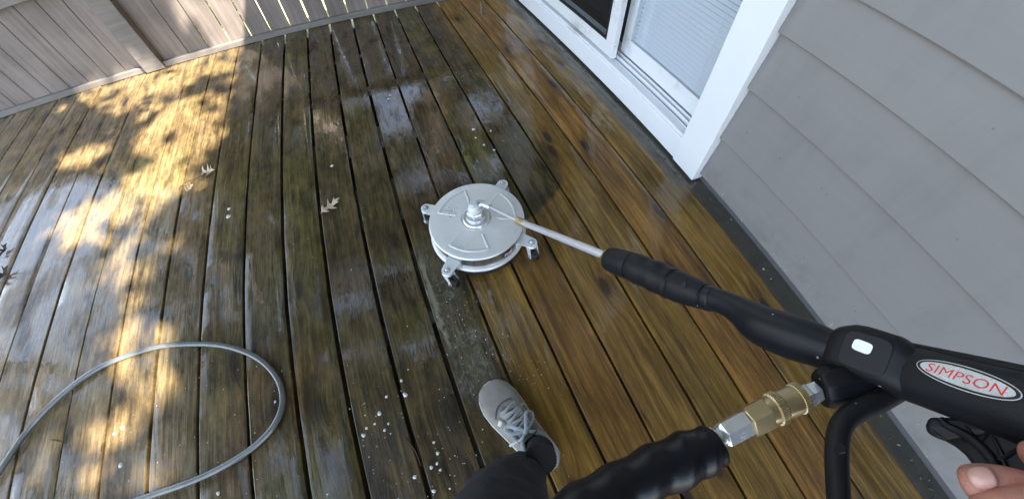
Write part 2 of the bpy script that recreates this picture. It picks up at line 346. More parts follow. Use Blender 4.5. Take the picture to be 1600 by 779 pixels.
M['sidesteel'] = simple('polished_stainless', (0.50, 0.51, 0.53), 0.22, 0.9, var=0.12, scale=25, rvar=0.15, dirt=(0.36, 0.36, 0.35))
M['zinc'] = simple('zinc_plate', (0.82, 0.84, 0.83), 0.38, 0.25, var=0.1, scale=60, dirt=(0.5, 0.5, 0.48), rvar=0.2)
M['chrome'] = simple('chromed_steel', (0.70, 0.72, 0.74), 0.24, 0.7, var=0.15, scale=80, rvar=0.2, dirt=(0.3, 0.3, 0.32))
M['tube'] = simple('lance_steel', (0.72, 0.72, 0.76), 0.42, 0.6, var=0.05, scale=20, rvar=0.05)
M['brass'] = simple('worn_brass', (0.56, 0.44, 0.26), 0.33, 0.9, var=0.18, scale=60, rvar=0.2, dirt=(0.34, 0.26, 0.15))
M['rubber'] = simple('black_rubber', (0.018, 0.018, 0.019), 0.5, var=0.2, scale=50)
M['wheel'] = simple('wet_black_wheel', (0.012, 0.012, 0.013), 0.2, var=0.2, scale=50, coat=0.6)
def plastic(name, base, rough, streak=0.0):
    s = N(name); v = s.obj(); f = s.noise(v, 25, 4); fine = s.noise(v, 900, 2)
    vd = s.n('ShaderNodeTexVoronoi'); s.L(v, vd.inputs['Vector']); vd.inputs['Scale'].default_value = 95
    drop = s.math('MULTIPLY', s.math('LESS_THAN', vd.outputs['Distance'], 0.10), s.math('GREATER_THAN', s.sep(vd.outputs['Color'])[0], 0.90))
    col = s.mix(f, tuple(b*0.8 for b in base), tuple(b*1.25 for b in base)); col = s.mix(drop, col, (0.35, 0.36, 0.36))
    s.set(col=col, rough=s.math('ADD', rough - 0.06, s.math('MULTIPLY', f, 0.16)), normal=s.bump(fine, 0.12, 0.0006), spec=0.28); return s.m
M['plastic'] = plastic('textured_black_plastic', (0.0075, 0.008, 0.010), 0.48)
M['plastic2'] = plastic('smooth_black_plastic', (0.008, 0.0095, 0.013), 0.40)
M['sleeve'] = plastic('black_bend_sleeve', (0.006, 0.0065, 0.009), 0.32)
M['hole'] = simple('hole_shadow_plastic', (0.004, 0.004, 0.004), 0.7)
M['decalblack'] = simple('black_decal_ink', (0.01, 0.01, 0.014), 0.3)
M['decalwhite'] = simple('pale_decal_line', (0.62, 0.63, 0.66), 0.3, 0.2)
M['foil'] = simple('brushed_silver_foil', (0.62, 0.65, 0.70), 0.28, 0.35, var=0.35, scale=70, rvar=0.15)
M['redink'] = simple('red_decal_ink', (0.70, 0.03, 0.04), 0.35, var=0.05)
M['sticker'] = simple('white_paper_sticker', (0.85, 0.86, 0.88), 0.4, var=0.02)
M['maroon'] = simple('maroon_badge', (0.10, 0.010, 0.018), 0.3)
M['hose'] = simple('grey_rubber_hose', (0.105, 0.115, 0.11), 0.26, var=0.12, scale=60, coat=0.6, dirt=(0.17, 0.17, 0.16))
# sneaker
M['suede'] = simple('pale_grey_suede', (0.27, 0.25, 0.22), 0.8, var=0.28, scale=45, bump=0.6, bscale=320, dirt=(0.15, 0.14, 0.115))
M['lace'] = simple('blue_grey_lace', (0.44, 0.49, 0.55), 0.8, var=0.1, scale=200, bump=0.4, bscale=900)
M['lace2'] = simple('grey_lace', (0.38, 0.39, 0.37), 0.85, var=0.15, scale=150, bump=0.4, bscale=900)
M['tongue'] = simple('grey_tongue_mesh', (0.12, 0.13, 0.125), 0.85, var=0.2, scale=200, bump=0.5, bscale=700)
M['sole'] = simple('off_white_sole', (0.62, 0.64, 0.62), 0.5, var=0.1, scale=60, dirt=(0.4, 0.39, 0.34))
M['cream'] = simple('cream_stripe', (0.68, 0.64, 0.52), 0.6, var=0.05)
M['lining'] = simple('grey_lining', (0.36, 0.38, 0.40), 0.9, var=0.1)
s = N('black_ribbed_sock'); v = s.obj(); wv = s.n('ShaderNodeTexNoise'); s.set(col=s.mix(s.noise(v, 300, 2), (0.008, 0.008, 0.009), (0.022, 0.022, 0.025)), rough=0.9); M['sock'] = s.m
M['trouser'] = simple('charcoal_cotton', (0.022, 0.023, 0.028), 0.85, var=0.5, scale=22, bump=0.7, bscale=420)
s = N('skin'); v = s.obj(); f = s.noise(v, 60, 5, 0.6); c = s.mix(f, (0.34, 0.13, 0.095), (0.60, 0.30, 0.23)); c = s.mix(s.ss(s.noise(v, 32, 4), 0.42, 0.66), c, (0.50, 0.155, 0.12))
s.set(col=c, rough=0.45, normal=s.bump(s.noise(v, 260, 6, 0.75), 0.6, 0.0016)); s.b.inputs['Subsurface Weight'].default_value = 0.15; s.b.inputs['Subsurface Radius'].default_value = (0.01, 0.004, 0.002); s.b.inputs['Subsurface Scale'].default_value = 0.6
M['skin'] = s.m
M['nail'] = simple('fingernail', (0.56, 0.31, 0.26), 0.22, var=0.08, scale=90)
M['oakleaf'] = simple('dry_oak_leaf', (0.50, 0.40, 0.27), 0.6, var=0.2, scale=60, dirt=(0.30, 0.22, 0.13))
M['deadleaf'] = simple('wet_brown_leaf', (0.035, 0.022, 0.014), 0.75, var=0.3, scale=60)
s = N('foam'); v = s.obj(); s.set(col=(0.60, 0.60, 0.56), rough=0.3, coat=0.5, coatr=0.05); s.b.inputs['Alpha'].default_value = 1; M['foam'] = s.m

# ---------------------------------------------------------------- ground
gb = B()
n = 40
for i in range(n+1):
    for j in range(n+1):
        x = -60 + 120*i/n; y = -60 + 120*j/n; gb.v.append((x, y, -0.75 + 0.12*noise.noise(Vector((x*0.15, y*0.15, 0)))))
for i in range(n):
    for j in range(n):
        a = i*(n+1)+j; gb.f.append((a, a+n+1, a+n+2, a+1))
o = gb.make('ground', M['soil'], smooth=True); o['kind'] = 'structure'

M['lawn'] = simple('sunny_mown_lawn', (0.34, 0.34, 0.17), 0.9, var=0.35, scale=4)
lb = B()
for i in range(25):
    for q in range(13): lb.v.append((-9+18*i/24, 3.3+5*q/12, -0.62 + 0.05*noise.noise(Vector((i*.4, q*.4, 2)))))
for i in range(24):
    for q in range(12): lb.f.append((i*13+q, (i+1)*13+q, (i+1)*13+q+1, i*13+q+1))
o = lb.make('lawn', M['lawn'], smooth=True); o['kind'] = 'structure'

# ---------------------------------------------------------------- deck
GAPS = {-8: -1.7143, -7: -1.5655, -6: -1.4185, -5: -1.258, -4: -1.114, -3: -.9678, -2: -.8201, -1: -.6701, 0: -.5243, 1: -.3819, 2: -.2389, 3: -.0964, 4: .0459, 5: .1855, 6: .3211, 7: .4683, 8: .6144, 9: .7653, 10: .930}
for k in range(-9, -24, -1): GAPS[k] = GAPS[-8] + (k+8)*0.1465
def gapw(k): return 0.0060 if k < -3 else (0.0090 if k < 0 else (0.0120 if k < 4 else (0.0078 if k < 10 else 0.006)))
def railY(x): return 2.616 - 0.056*x
deck = B(); cols = []
ks = sorted(GAPS)
for a, b in zip(ks[:-1], ks[1:]):
    x0 = GAPS[a] + gapw(a)/2; x1 = GAPS[b] - gapw(b)/2; y0 = -2.6; y1 = railY(x1) - 0.002
    rc = (rnd.random(), rnd.random(), rnd.random()); seg = 110; r = 0.0022; nb = len(deck.v)
    dz = rnd.uniform(-0.0012, 0.0012); cup = rnd.uniform(-0.0008, 0.0010)
    prof = [(0, -0.034), (0, -r), (r*0.35, -r*0.35), (r*1.2, 0), (0.25, cup), (0.5, cup*1.3), (0.75, cup), (1.0, 0)]
    row = []
    for j in range(seg+1):
        y = y0 + (y1-y0)*j/seg
        w0 = 0.0013*noise.noise(Vector((a*3.1, y*7, 0))); w1 = 0.0013*noise.noise(Vector((b*3.1, y*7, 0)))
        xa = x0 + w0; xb = x1 + w1; W = xb - xa
        pr = [(xa, -0.034), (xa, -r), (xa+r*0.35, -r*0.35), (xa+r*1.2, 0), (xa+W*0.25, cup), (xa+W*0.5, cup*1.3), (xa+W*0.75, cup), (xb-r*1.2, 0), (xb-r*0.35, -r*0.35), (xb, -r), (xb, -0.034)]
        for x, z in pr:
            deck.v.append((x, y, z + dz - 0.001 + 0.0005*noise.noise(Vector((x*30, y*5, a)))))
    m = 11
    for j in range(seg):
        for q in range(m-1):
            i0 = nb + j*m + q; deck.f.append((i0, i0+1, i0+m+1, i0+m))
        deck.f.append((nb+j*m+m-1, nb+j*m, nb+(j+1)*m, nb+(j+1)*m+m-1))
    deck.f.append(tuple(nb+q for q in reversed(range(m)))); deck.f.append(tuple(nb+seg*m+q for q in range(m)))
    cols += [rc]*(len(deck.v)-nb)
me = deck.mesh('deck'); 
ca = me.color_attributes.new('board', 'FLOAT_COLOR', 'POINT')
for i, c in enumerate(cols): ca.data[i].color = (*c, 1)
me.update(); bm = bmesh.new(); bm.from_mesh(me); bmesh.ops.recalc_face_normals(bm, faces=bm.faces); bm.to_mesh(me); bm.free()
for p in me.polygons: p.use_smooth = True
me.set_sharp_from_angle(angle=R(22))
dk = link('deck', me, M['deck']); dk['kind'] = 'structure'
j = B()
for k in range(13): j.box((-4.1, -2.5+k*0.42, -0.22), (0.93, -2.46+k*0.42, -0.036))
j.make('joist_frame', M['wetledger'], dk)
l = B(); l.box((0.936, -2.6, -0.12), (1.06, 2.55, -0.012))
l.make('ledger_board', M['wetledger'], dk)

# ---------------------------------------------------------------- house
house = thing('house', 'grey lap sided house wall with a white framed sliding patio door', 'house', (1.0, 0, 0))
WX = 1.0
laps = [0.030, 0.205, 0.400, 0.572, 0.712]
while laps[-1] < 2.5: laps.append(laps[-1] + 0.178)
def sidingpart(y0, y1, zmin=0.0, zmax=9.0):
    b = B(); seg = max(2, int((y1-y0)/0.12))
    for z0, z1 in zip(laps[:-1], laps[1:]):
        if z0 < zmin - 0.01 or z1 > zmax + 0.01: continue
        nb = len(b.v)
        for k in range(seg+1):
            y = y0 + (y1-y0)*k/seg; wv = 0.0012*noise.noise(Vector((y*3, z0*9, 0)))
            b.v += [(WX+0.008, y, z1+0.012), (WX-0.012+wv, y, z0+0.002), (WX-0.0105+wv, y, z0+wv), (WX+0.002, y, z0+wv), (WX+0.012, y, z1+0.012)]
        for k in range(seg):
            for q in range(4): i0 = nb+k*5+q; b.f.append((i0, i0+5, i0+6, i0+1))
    return b
b = sidingpart(-4.0, 0.5935)
b2 = sidingpart(0.5935, 2.62, 2.15); n0 = len(b.v); b.v += b2.v; b.f += [tuple(i+n0 for i in f) for f in b2.f]
b2 = sidingpart(2.62, 2.9); n0 = len(b.v); b.v += b2.v; b.f += [tuple(i+n0 for i in f) for f in b2.f]
b.make('siding', M['siding'], house, smooth=True, angle=25)
b = B(); b.box((1.014, -4.0, -0.7), (1.12, 0.60, 2.7)); b.box((1.014, 2.60, -0.7), (1.12, 2.9, 2.7)); b.box((1.014, 0.602, 2.14), (1.12, 2.598, 2.7)); b.box((1.016, 0.602, -0.7), (1.12, 2.598, -0.002))
b.make('sheathing', M['roomdark'], house)
b = B(); b.box((1.12, 0.1, -0.05), (4.0, 2.88, -0.03)); b.box((3.98, 0.1, -0.03), (4.0, 2.86, 2.5)); b.box((1.12, 0.08, -0.03), (4.0, 0.1, 2.5)); b.box((1.12, 2.86, -0.03), (4.0, 2.88, 2.5)); b.box((1.12, 0.1, 2.5), (4.0, 2.88, 2.52))
b.make('room', M['roomdark'], house)
# roof with eave on the sun side
b = B(); EX, EZ = 0.73, 2.34
b.add([(EX, -6, EZ), (EX, 2.9, EZ), (4.6, 2.9, EZ+1.9), (4.6, -6, EZ+1.9), (EX, -6, EZ+0.12), (EX, 2.9, EZ+0.12), (4.6, 2.9, EZ+2.03), (4.6, -6, EZ+2.03)], [(0,1,2,3),(7,6,5,4),(0,4,5,1),(1,5,6,2),(2,6,7,3),(3,7,4,0)])
b.make('roof', M['roof'], house)
b = B(); b.box((EX+0.02, -6, EZ-0.03), (1.13, 2.9, EZ-0.004)); b.make('soffit', M['soffit'], house)
# casing and door
b = B(); b.box((0.962, 0.595, 0.001), (1.013, 0.722, 2.16)); b.make('casing', M['white'], house, bevel=0.002)
b = B(); b.box((0.962, 2.47, 0.001), (1.013, 2.60, 2.16)); b.make('casing', M['white'], house, bevel=0.002)
b = B(); b.box((0.960, 0.59, 2.163), (1.013, 2.61, 2.29)); b.make('casing', M['white'], house, bevel=0.002)
door = B().box((0.968, 0.7235, 0.002), (1.012, 2.4685, 0.098)).make('patio_door', M['white'], house, bevel=0.003)
def dpart(name, mat, boxes, bevel=0.002, parent=door):
    b = B()
    for a, c in boxes: b.box(a, c)
    return b.make(name, mat, parent, bevel=bevel)
dpart('door_sill', M['vinyl'], [((0.975, 0.7235, 0.0985), (1.012, 2.4685, 0.112)), ((1.0125, 0.7235, 0.0), (1.019, 2.4685, 0.1135)), ((1.034, 0.7235, 0.0), (1.040, 2.4685, 0.122)), ((1.056, 0.7235, 0.0), (1.062, 2.4685, 0.126)), ((1.0835, 0.7235, 0.0), (1.12, 2.4685, 0.13))])
dpart('door_track', M['track'], [((1.0195, 0.724, 0.0), (1.0335, 2.468, 0.104)), ((1.0405, 0.724, 0.0), (1.0555, 2.468, 0.106)), ((1.0625, 0.724, 0.0), (1.083, 2.468, 0.108))], 0)
dpart('door_jamb', M['vinyl'], [((1.0135, 0.7235, 0.1305), (1.12, 0.745, 2.14)), ((1.0135, 2.447, 0.1305), (1.12, 2.4685, 2.14)), ((1.0135, 0.7455, 2.10), (1.12, 2.4465, 2.14))])
# fixed panel with blinds (house-corner side)
y0, y1 = 0.746, 1.33
dpart('panel_frame', M['vinyl'], [((1.064, y0, 0.131), (1.096, y1, 0.205)), ((1.064, y0, 0.2055), (1.096, y0+0.028, 2.098)), ((1.064, y1-0.055, 0.2055), (1.096, y1, 2.098)), ((1.064, y0+0.0285, 2.02), (1.096, y1-0.0555, 2.098))])
dpart('pane', M['glass'], [((1.072, y0+0.028, 0.2055), (1.075, y1-0.055, 2.02))], 0)
b = B(); z = 0.212
while z < 2.0:
    m = Matrix.Translation((1.088, 0, z)) @ Matrix.Rotation(R(-30), 4, 'Y')
    b.box((-0.0100, y0+0.030, -0.0004), (0.0100, y1-0.058, 0.0004), m); z += 0.0185
b.make('blind', M['blind'], door)
b = B()
for yy in (y0+0.10, y1-0.17): b.bar((1.0795, yy, 0.21), (1.0795, yy, 2.02), 0.0012, 0.0012)
b.make('blind_cord', M['blind'], door)
# sliding panel (front track)
y0, y1 = 1.285, 2.446
dpart('panel_frame', M['vinyl'], [((0.984, y0, 0.124), (1.012, y1, 0.185)), ((0.984, y0, 0.1855), (1.012, y0+0.062, 2.098)), ((0.984, y1-0.30, 0.1855), (1.012, y1, 2.098)), ((0.984, y0+0.0625, 2.02), (1.012, y1-0.3005, 2.098))])
dpart('glazing_bead', M['screen'], [((0.983, y0+0.063, 0.1865), (0.995, y0+0.072, 2.018)), ((0.983, y0+0.0725, 0.1865), (0.995, y1-0.302, 0.196))], 0)
dpart('pane', M['glass'], [((0.997, y0+0.0625, 0.186), (1.000, y1-0.3005, 2.02))], 0)
b = B(); z = 0.20   # added bluish strip standing in for a reflection in the sliding pane
b.box((1.35, 1.75, 0.0), (1.37, 1.83, 2.0)); b.make('reflection_strip', simple('slate_reflection', (0.20, 0.22, 0.27), 0.8), door)

# ---------------------------------------------------------------- fence
fence = thing('fence', 'weathered grey board fence with corner post closing the far end of the deck', 'fence', (-1.3, railY(-1.3), 0))
def strip(name, xs, gap, z0, z1, yo, mat, th=0.018):
    b = B(); cc = []
    for xa, xb in zip(xs[:-1], xs[1:]):
        rc = (rnd.random(),)*3; n0 = len(b.v); g = gap*rnd.uniform(0.7, 1.2)
        for (x0, x1) in ((xa+g/2, xb-g/2),):
            ya = railY(x0)+yo + rnd.uniform(-0.001, 0.001); yb = railY(x1)+yo
            seg = 6
            for q in range(seg+1):
                z = z0+(z1-z0)*q/seg; e = 0.0012*noise.noise(Vector((x0*9, z*8, 1)))
                b.v += [(x0+e, ya, z), (x1+e, yb, z), (x1+e, yb+th, z), (x0+e, ya+th, z)]
            for q in range(seg):
                for r_ in range(4): i0 = n0+q*4; b.f.append((i0+r_, i0+(r_+1)%4, i0+4+(r_+1)%4, i0+4+r_))
            b.f.append((n0+3, n0+2, n0+1, n0)); b.f.append(tuple(n0+seg*4+i for i in range(4)))
        cc += [rc]*(len(b.v)-n0)
    o = b.make(name, mat, fence, bevel=0.0015, seg=1)
    ca = o.data.color_attributes.new('board', 'FLOAT_COLOR', 'POINT')
    for i, c in enumerate(cc): ca.data[i].color = (*c, 1)
    return o
xr = [-1.288, -1.125, -0.998, -0.858, -0.724, -0.599, -0.475, -0.352, -0.228, -0.104, 0.022, 0.148, 0.274, 0.40, 0.525, 0.65, 0.775, 0.90, 1.01]
strip('board_panel', xr[:3], 0.004, 0.0, 0.50, 0.010, M['fence'])
strip('board_panel', xr[2:], 0.010, 0.0, 0.50, 0.010, M['fence'])
xl = [-1.41 - 0.1225*k for k in range(22)][::-1]
strip('board_panel', xl, 0.0035, 0.0, 0.50, 0.014, M['fence'])
def railbox(name, x0, x1, y0, y1, z0, z1, bev=0.003):
    b = B(); b.add([(x0, railY(x0)+y0, z0), (x1, railY(x1)+y0, z0), (x1, railY(x1)+y1, z0), (x0, railY(x0)+y1, z0), (x0, railY(x0)+y0, z1), (x1, railY(x1)+y0, z1), (x1, railY(x1)+y1, z1), (x0, railY(x0)+y1, z1)], [(0,3,2,1),(4,5,6,7),(0,1,5,4),(1,2,6,5),(2,3,7,6),(3,0,4,7)])
    return b.make(name, M['rail'], fence, bevel=bev)
railbox('base_board', -1.288, 1.01, -0.022, 0.008, 0.001, 0.034)
railbox('base_board', -4.1, -1.412, -0.018, 0.012, 0.001, 0.034)
railbox('post', -1.408, -1.290, -0.040, 0.055, 0.002, 0.498, 0.004)
railbox('cap_rail', -4.1, 1.0, -0.045, 0.075, 0.502, 0.535)

# ---------------------------------------------------------------- trees
def inpoly(x, y, P):
    c = False; n = len(P); j = n-1
    for i in range(n):
        if (P[i][1] > y) != (P[j][1] > y) and x < (P[j][0]-P[i][0])*(y-P[i][1])/(P[j][1]-P[i][1]) + P[i][0]: c = not c
        j = i
    return c
def leafcloud(centers, n, size, rng, keep=None):
    b = B(); k = 0
    while k < n:
        c, r = centers[rng.randrange(len(centers))]
        d = Vector((rng.gauss(0, 1), rng.gauss(0, 1), rng.gauss(0, 1))).normalized() * r * rng.random()**0.45
        p = c + Vector((d.x, d.y, d.z*0.75)); k += 1
        if keep and not keep(p): continue
        q = Euler((rng.uniform(-1.1, 1.1), rng.uniform(-1.1, 1.1), rng.uniform(0, 6.28))).to_matrix(); s_ = size*rng.uniform(0.6, 1.4)
        vs = [p + q @ Vector(v)*s_ for v in ((-0.5, 0, 0), (-0.15, 0.30, 0.04), (0.5, 0, 0.1), (-0.15, -0.30, 0.04))]
        b.add(vs, [(0, 3, 2, 1)])
    return b
def trunk(base, tips, r0, rng):
    b = B(); base = Vector(base)
    for t, r in tips:
        t = Vector(t); mid = base.lerp(t, 0.5) + Vector((rng.uniform(-.2, .2), rng.uniform(-.2, .2), 0.3))
        pts = smoothpath([(*base, r0), (*base.lerp(mid, 0.5), r0*0.8), (*mid, (r0+r)/2), (*t, r)], 4)
        b.loft(pts, 12)
    return b
rng = random.Random(11)
# sun fleck gaps in the shade tree, as places on the deck that the sun reaches
FL = [
 ([(-2.0417,2.5774),(-1.7779,2.7878),(-1.3777,2.7138),(-0.7409,2.6194),(-0.7712,2.3150),(-1.0680,2.3460),(-1.0682,2.1263),(-1.3273,2.0896),(-1.5447,2.2873),(-1.8352,2.5803),(-1.9225,2.4283)], 0.0),
 ([(-1.2338,2.2361),(-0.8557,2.1338),(-0.8072,1.8006),(-0.8529,1.5822),(-1.0350,1.4076),(-1.0897,1.2419),(-1.1908,1.1768),(-1.5002,1.2865),(-1.6563,1.3947),(-1.5396,1.5472),(-1.3228,1.5455),(-1.1699,1.6891),(-1.3277,1.9485)], 0.0),
 ([(-1.7288,2.0038),(-1.5389,2.0801),(-1.3564,1.9264),(-1.5970,1.8219)], 0.0),
 ([(-1.1863,0.8014),(-1.0728,0.8322),(-0.8700,0.7308),(-0.8430,0.5053),(-0.9126,0.4334),(-1.0870,0.4905)], 0.0),
 ([(-1.4459,0.5267),(-1.1123,0.5179),(-0.9096,0.3783),(-0.8800,0.2056),(-1.4011,0.3550)], 0.25),
 ([(-1.2993,1.1753),(-1.0484,1.1313),(-0.9499,0.8352),(-1.0559,0.8011),(-1.3159,1.0330)], 0.35),
]
def fenceg(px):
    out = []
    for v in px:
        t = v[2]/SUN.z; out.append((v[0]-SUN.x*t, v[1]-SUN.y*t))
    return out
FL.append((fenceg([(-0.92, 2.62, 0.0), (-0.60, 2.62, 0.0), (-0.38, 2.62, 0.5), (-1.0, 2.62, 0.5)]), 0.0))
FL.append((fenceg([(-1.3652,2.6200,0.0782), (-1.2391,2.6200,0.0366), (-1.2287,2.6200,0.1854), (-1.3488,2.6200,0.2229)]), 0.3))
FL.append((fenceg([(-1.1478,2.6200,0.0897), (-1.0675,2.6200,0.0647), (-1.0287,2.6200,0.2009), (-1.0997,2.6200,0.2215)]), 0.5))
def keep(p):
    t = p.z/SUN.z; gx = p.x - SUN.x*t; gy = p.y - SUN.y*t
    nz = noise.noise_vector(Vector((gx*5, gy*5, 0))); gx += nz.x*0.05; gy += nz.y*0.05
    for P, pr in FL:
        if inpoly(gx, gy, P): return rng.random() < 0.035 + pr*0.3
    return True
cs = []
for k in range(150):
    gx = rng.uniform(-4.4, -0.2); gy = rng.uniform(-1.8, 3.8); z = rng.uniform(3.6, 6.2)
    cs.append((Vector((gx + SUN.x/SUN.z*z, gy + SUN.y/SUN.z*z, z)), rng.uniform(0.5, 0.95)))
shade = thing('oak_tree', 'leafy oak towering over the house roof and shading the deck', 'tree', (-2.6, -4.6, -0.75))
trunk((-2.6, -4.6, -0.8), [((-0.5, -2.6, 4.6), 0.05), ((1.4, -3.0, 5.2), 0.05), ((0.2, -0.9, 5.4), 0.04), ((-1.6, -3.0, 5.6), 0.06)], 0.24, rng).make('trunk', M['bark'], shade, smooth=True)
leafcloud(cs, 42000, 0.125, rng, keep).make('crown', M['leafd'], shade)
def tree(name, label, base, h, cr, n, mat, tm, size, r0=0.14, low=0.8, holes=False):
    t = thing(name, label, 'tree', base, None); bx, by, bz = base
    cen = []
    for k in range(int(16*cr)):
        a = rng.uniform(0, 6.28); rr = cr*rng.random()**0.6; z = rng.uniform(low, h)
        cen.append((Vector((bx+rr*math.cos(a), by+rr*math.sin(a), z)), rng.uniform(0.35, 0.75)))
    tips = [((bx+rng.uniform(-.6, .6)*cr, by+rng.uniform(-.6, .6)*cr, h*rng.uniform(0.6, 0.9)), 0.03) for _ in range(4)]
    trunk(base, tips, r0, rng).make('trunk', tm, t, smooth=True)
    kf = (lambda p: noise.noise(p*0.75 + Vector((bx, by, 3))) > -0.22) if holes else None
    leafcloud(cen, n, size, rng, kf).make('crown', mat, t); return t
tree('maple_tree', 'bright green maple directly beyond the fence', (-2.2, 5.6, -0.75), 3.0, 1.5, 5000, M['leafl'], M['bark'], 0.13)
tree('beech_tree', 'pale barked beech behind the fence boards', (-1.25, 5.0, -0.75), 4.6, 1.1, 2600, M['leafd'], M['palebark'], 0.12, 0.19, 3.0)
tree('maple_tree', 'broad dark maple behind the fence near the house', (3.4, 6.8, -0.75), 5.6, 2.3, 12000, M['leafd'], M['bark'], 0.14)
tree('maple_tree', 'tall dark maple beyond the fence left of the beech', (-4.6, 7.0, -0.75), 4.6, 2.0, 9000, M['leafd'], M['bark'], 0.14)
tree('maple_tree', 'tall dark maple far behind the beech', (-1.6, 9.0, -0.75), 7.4, 2.4, 13000, M['leafd'], M['bark'], 0.15)
tree('added_tulip_tree', 'unseen spreading tree added high over the far end of the deck to block sky', (1.0, 6.4, -0.75), 10.0, 3.8, 42000, M['leafd'], M['bark'], 0.24, 0.22, 4.6, True)  # unseen crown added so the wet boards mirror less open sky
tree('added_locust_tree', 'unseen broad tree added high over the open left side of the deck to block sky', (-6.2, 3.2, -0.75), 9.0, 3.2, 36000, M['leafd'], M['bark'], 0.23, 0.22, 4.9, True)  # added out of view to darken reflections on the left boards
tree('added_ash_tree', 'unseen tall ash tree added left of the deck behind the fence corner to block sky', (-3.4, 5.0, -0.75), 10.0, 3.0, 32000, M['leafd'], M['bark'], 0.22, 0.2, 4.6, True)  # extra unseen crown, put in to cut sky sheen off the deck
tree('shrub', 'low sunlit shrub behind the grey fence post', (-2.1, 4.5, -0.75), 0.7, 0.9, 3000, M['leafl'], M['bark'], 0.09, 0.05, -0.4)

# ---------------------------------------------------------------- surface cleaner
CX, CY = 0.126, 0.655
cl = thing('surface_cleaner', 'round stainless steel surface cleaner on four casters standing on the wet deck', 'surface cleaner', (CX, CY, 0))
RT = 0.146
b = B(); b.lathe([(0.0, 0.1035), (0.035, 0.1035), (0.050, 0.1010), (0.100, 0.1006), (RT-0.006, 0.0990), (RT-0.002, 0.0978), (RT, 0.0955), (RT+0.0005, 0.0935), (RT-0.0025, 0.0915)], (CX, CY, 0), seg=96)
b.make('housing', M['steel'], cl, smooth=True, angle=50).data.transform(Matrix.Identity(4))
b = B(); b.lathe([(RT-0.0026, 0.0914), (RT-0.0030, 0.0700), (RT-0.0035, 0.040)], (CX, CY, 0), seg=96); b.make('side_wall', M['sidesteel'], cl, smooth=True)
b = B(); b.lathe([(RT-0.004, 0.044), (RT+0.002, 0.042), (RT+0.0055, 0.038), (RT+0.0045, 0.033), (RT-0.001, 0.031), (RT-0.010, 0.031)], (CX, CY, 0), seg=96)
b.make('rim_ring', M['steel'], cl, smooth=True, angle=60)
b = B(); b.lathe([(RT-0.004, 0.0325), (RT-0.001, 0.006), (RT-0.006, 0.006), (RT-0.010, 0.0325)], (CX, CY, 0), seg=96)
b.make('brush_skirt', M['rubber'], cl, smooth=True)
# pressed fan-shaped ribs on the lid
def rib(a0, a1, r0, r1):
    out = []
    def P(r, a): return (CX + r*math.cos(R(a)), CY + r*math.sin(R(a)), 0.1009 + (0.0012 if r < 0.05 else 0)*1, 0.0040)
    for k in range(5): out.append(P(r0 + (r1-r0)*k/4, a0 + (3 if k == 0 else 0)))
    for k in range(1, 9): out.append(P(r1, a0 + (a1-a0)*k/8))
    for k in range(1, 5): out.append(P(r1 + (r0-r1)*k/4, a1))
    return smoothpath(out, 2)
for a in (-120, 5, 118):
    b = B(); b.loft(rib(a-29, a+29, 0.064, 0.119), 8, ring=lambda a_, t: (0.42, 1.0))
    b.make('pressed_rib', M['steel'], cl, smooth=True)
# hub
HX, HY = CX, CY
b = B(); b.lathe([(0, 0.1075), (0.038, 0.1072), (0.0405, 0.1050), (0.0415, 0.1030), (0.0465, 0.1022), (0.0475, 0.1005)], (CX, CY, 0), seg=40)
b.lathe([(0.031, 0.1070), (0.0305, 0.114), (0.0285, 0.119), (0.0, 0.120)], (CX, CY, 0), seg=40)
hub = b.make('swivel_base', M['chrome'], cl, smooth=True)
b = B(); b.lathe([(0.0265, 0.1192), (0.0265, 0.135), (0.0235, 0.1382), (0, 0.1385)], (CX, CY, 0), seg=6)
b.make('hex_nut', M['chrome'], cl, bevel=0.0012)
b = B(); b.lathe([(0.0205, 0.1386), (0.0205, 0.1450), (0.0165, 0.1470), (0.0165, 0.1600), (0.0145, 0.1640), (0.0, 0.1650)], (CX, CY, 0), seg=24)
b.lathe([(0.011, 0.1648), (0.011, 0.1705), (0, 0.171)], (CX, CY, 0), seg=6)
b.make('swivel_head', M['zinc'], cl, smooth=True, angle=35)
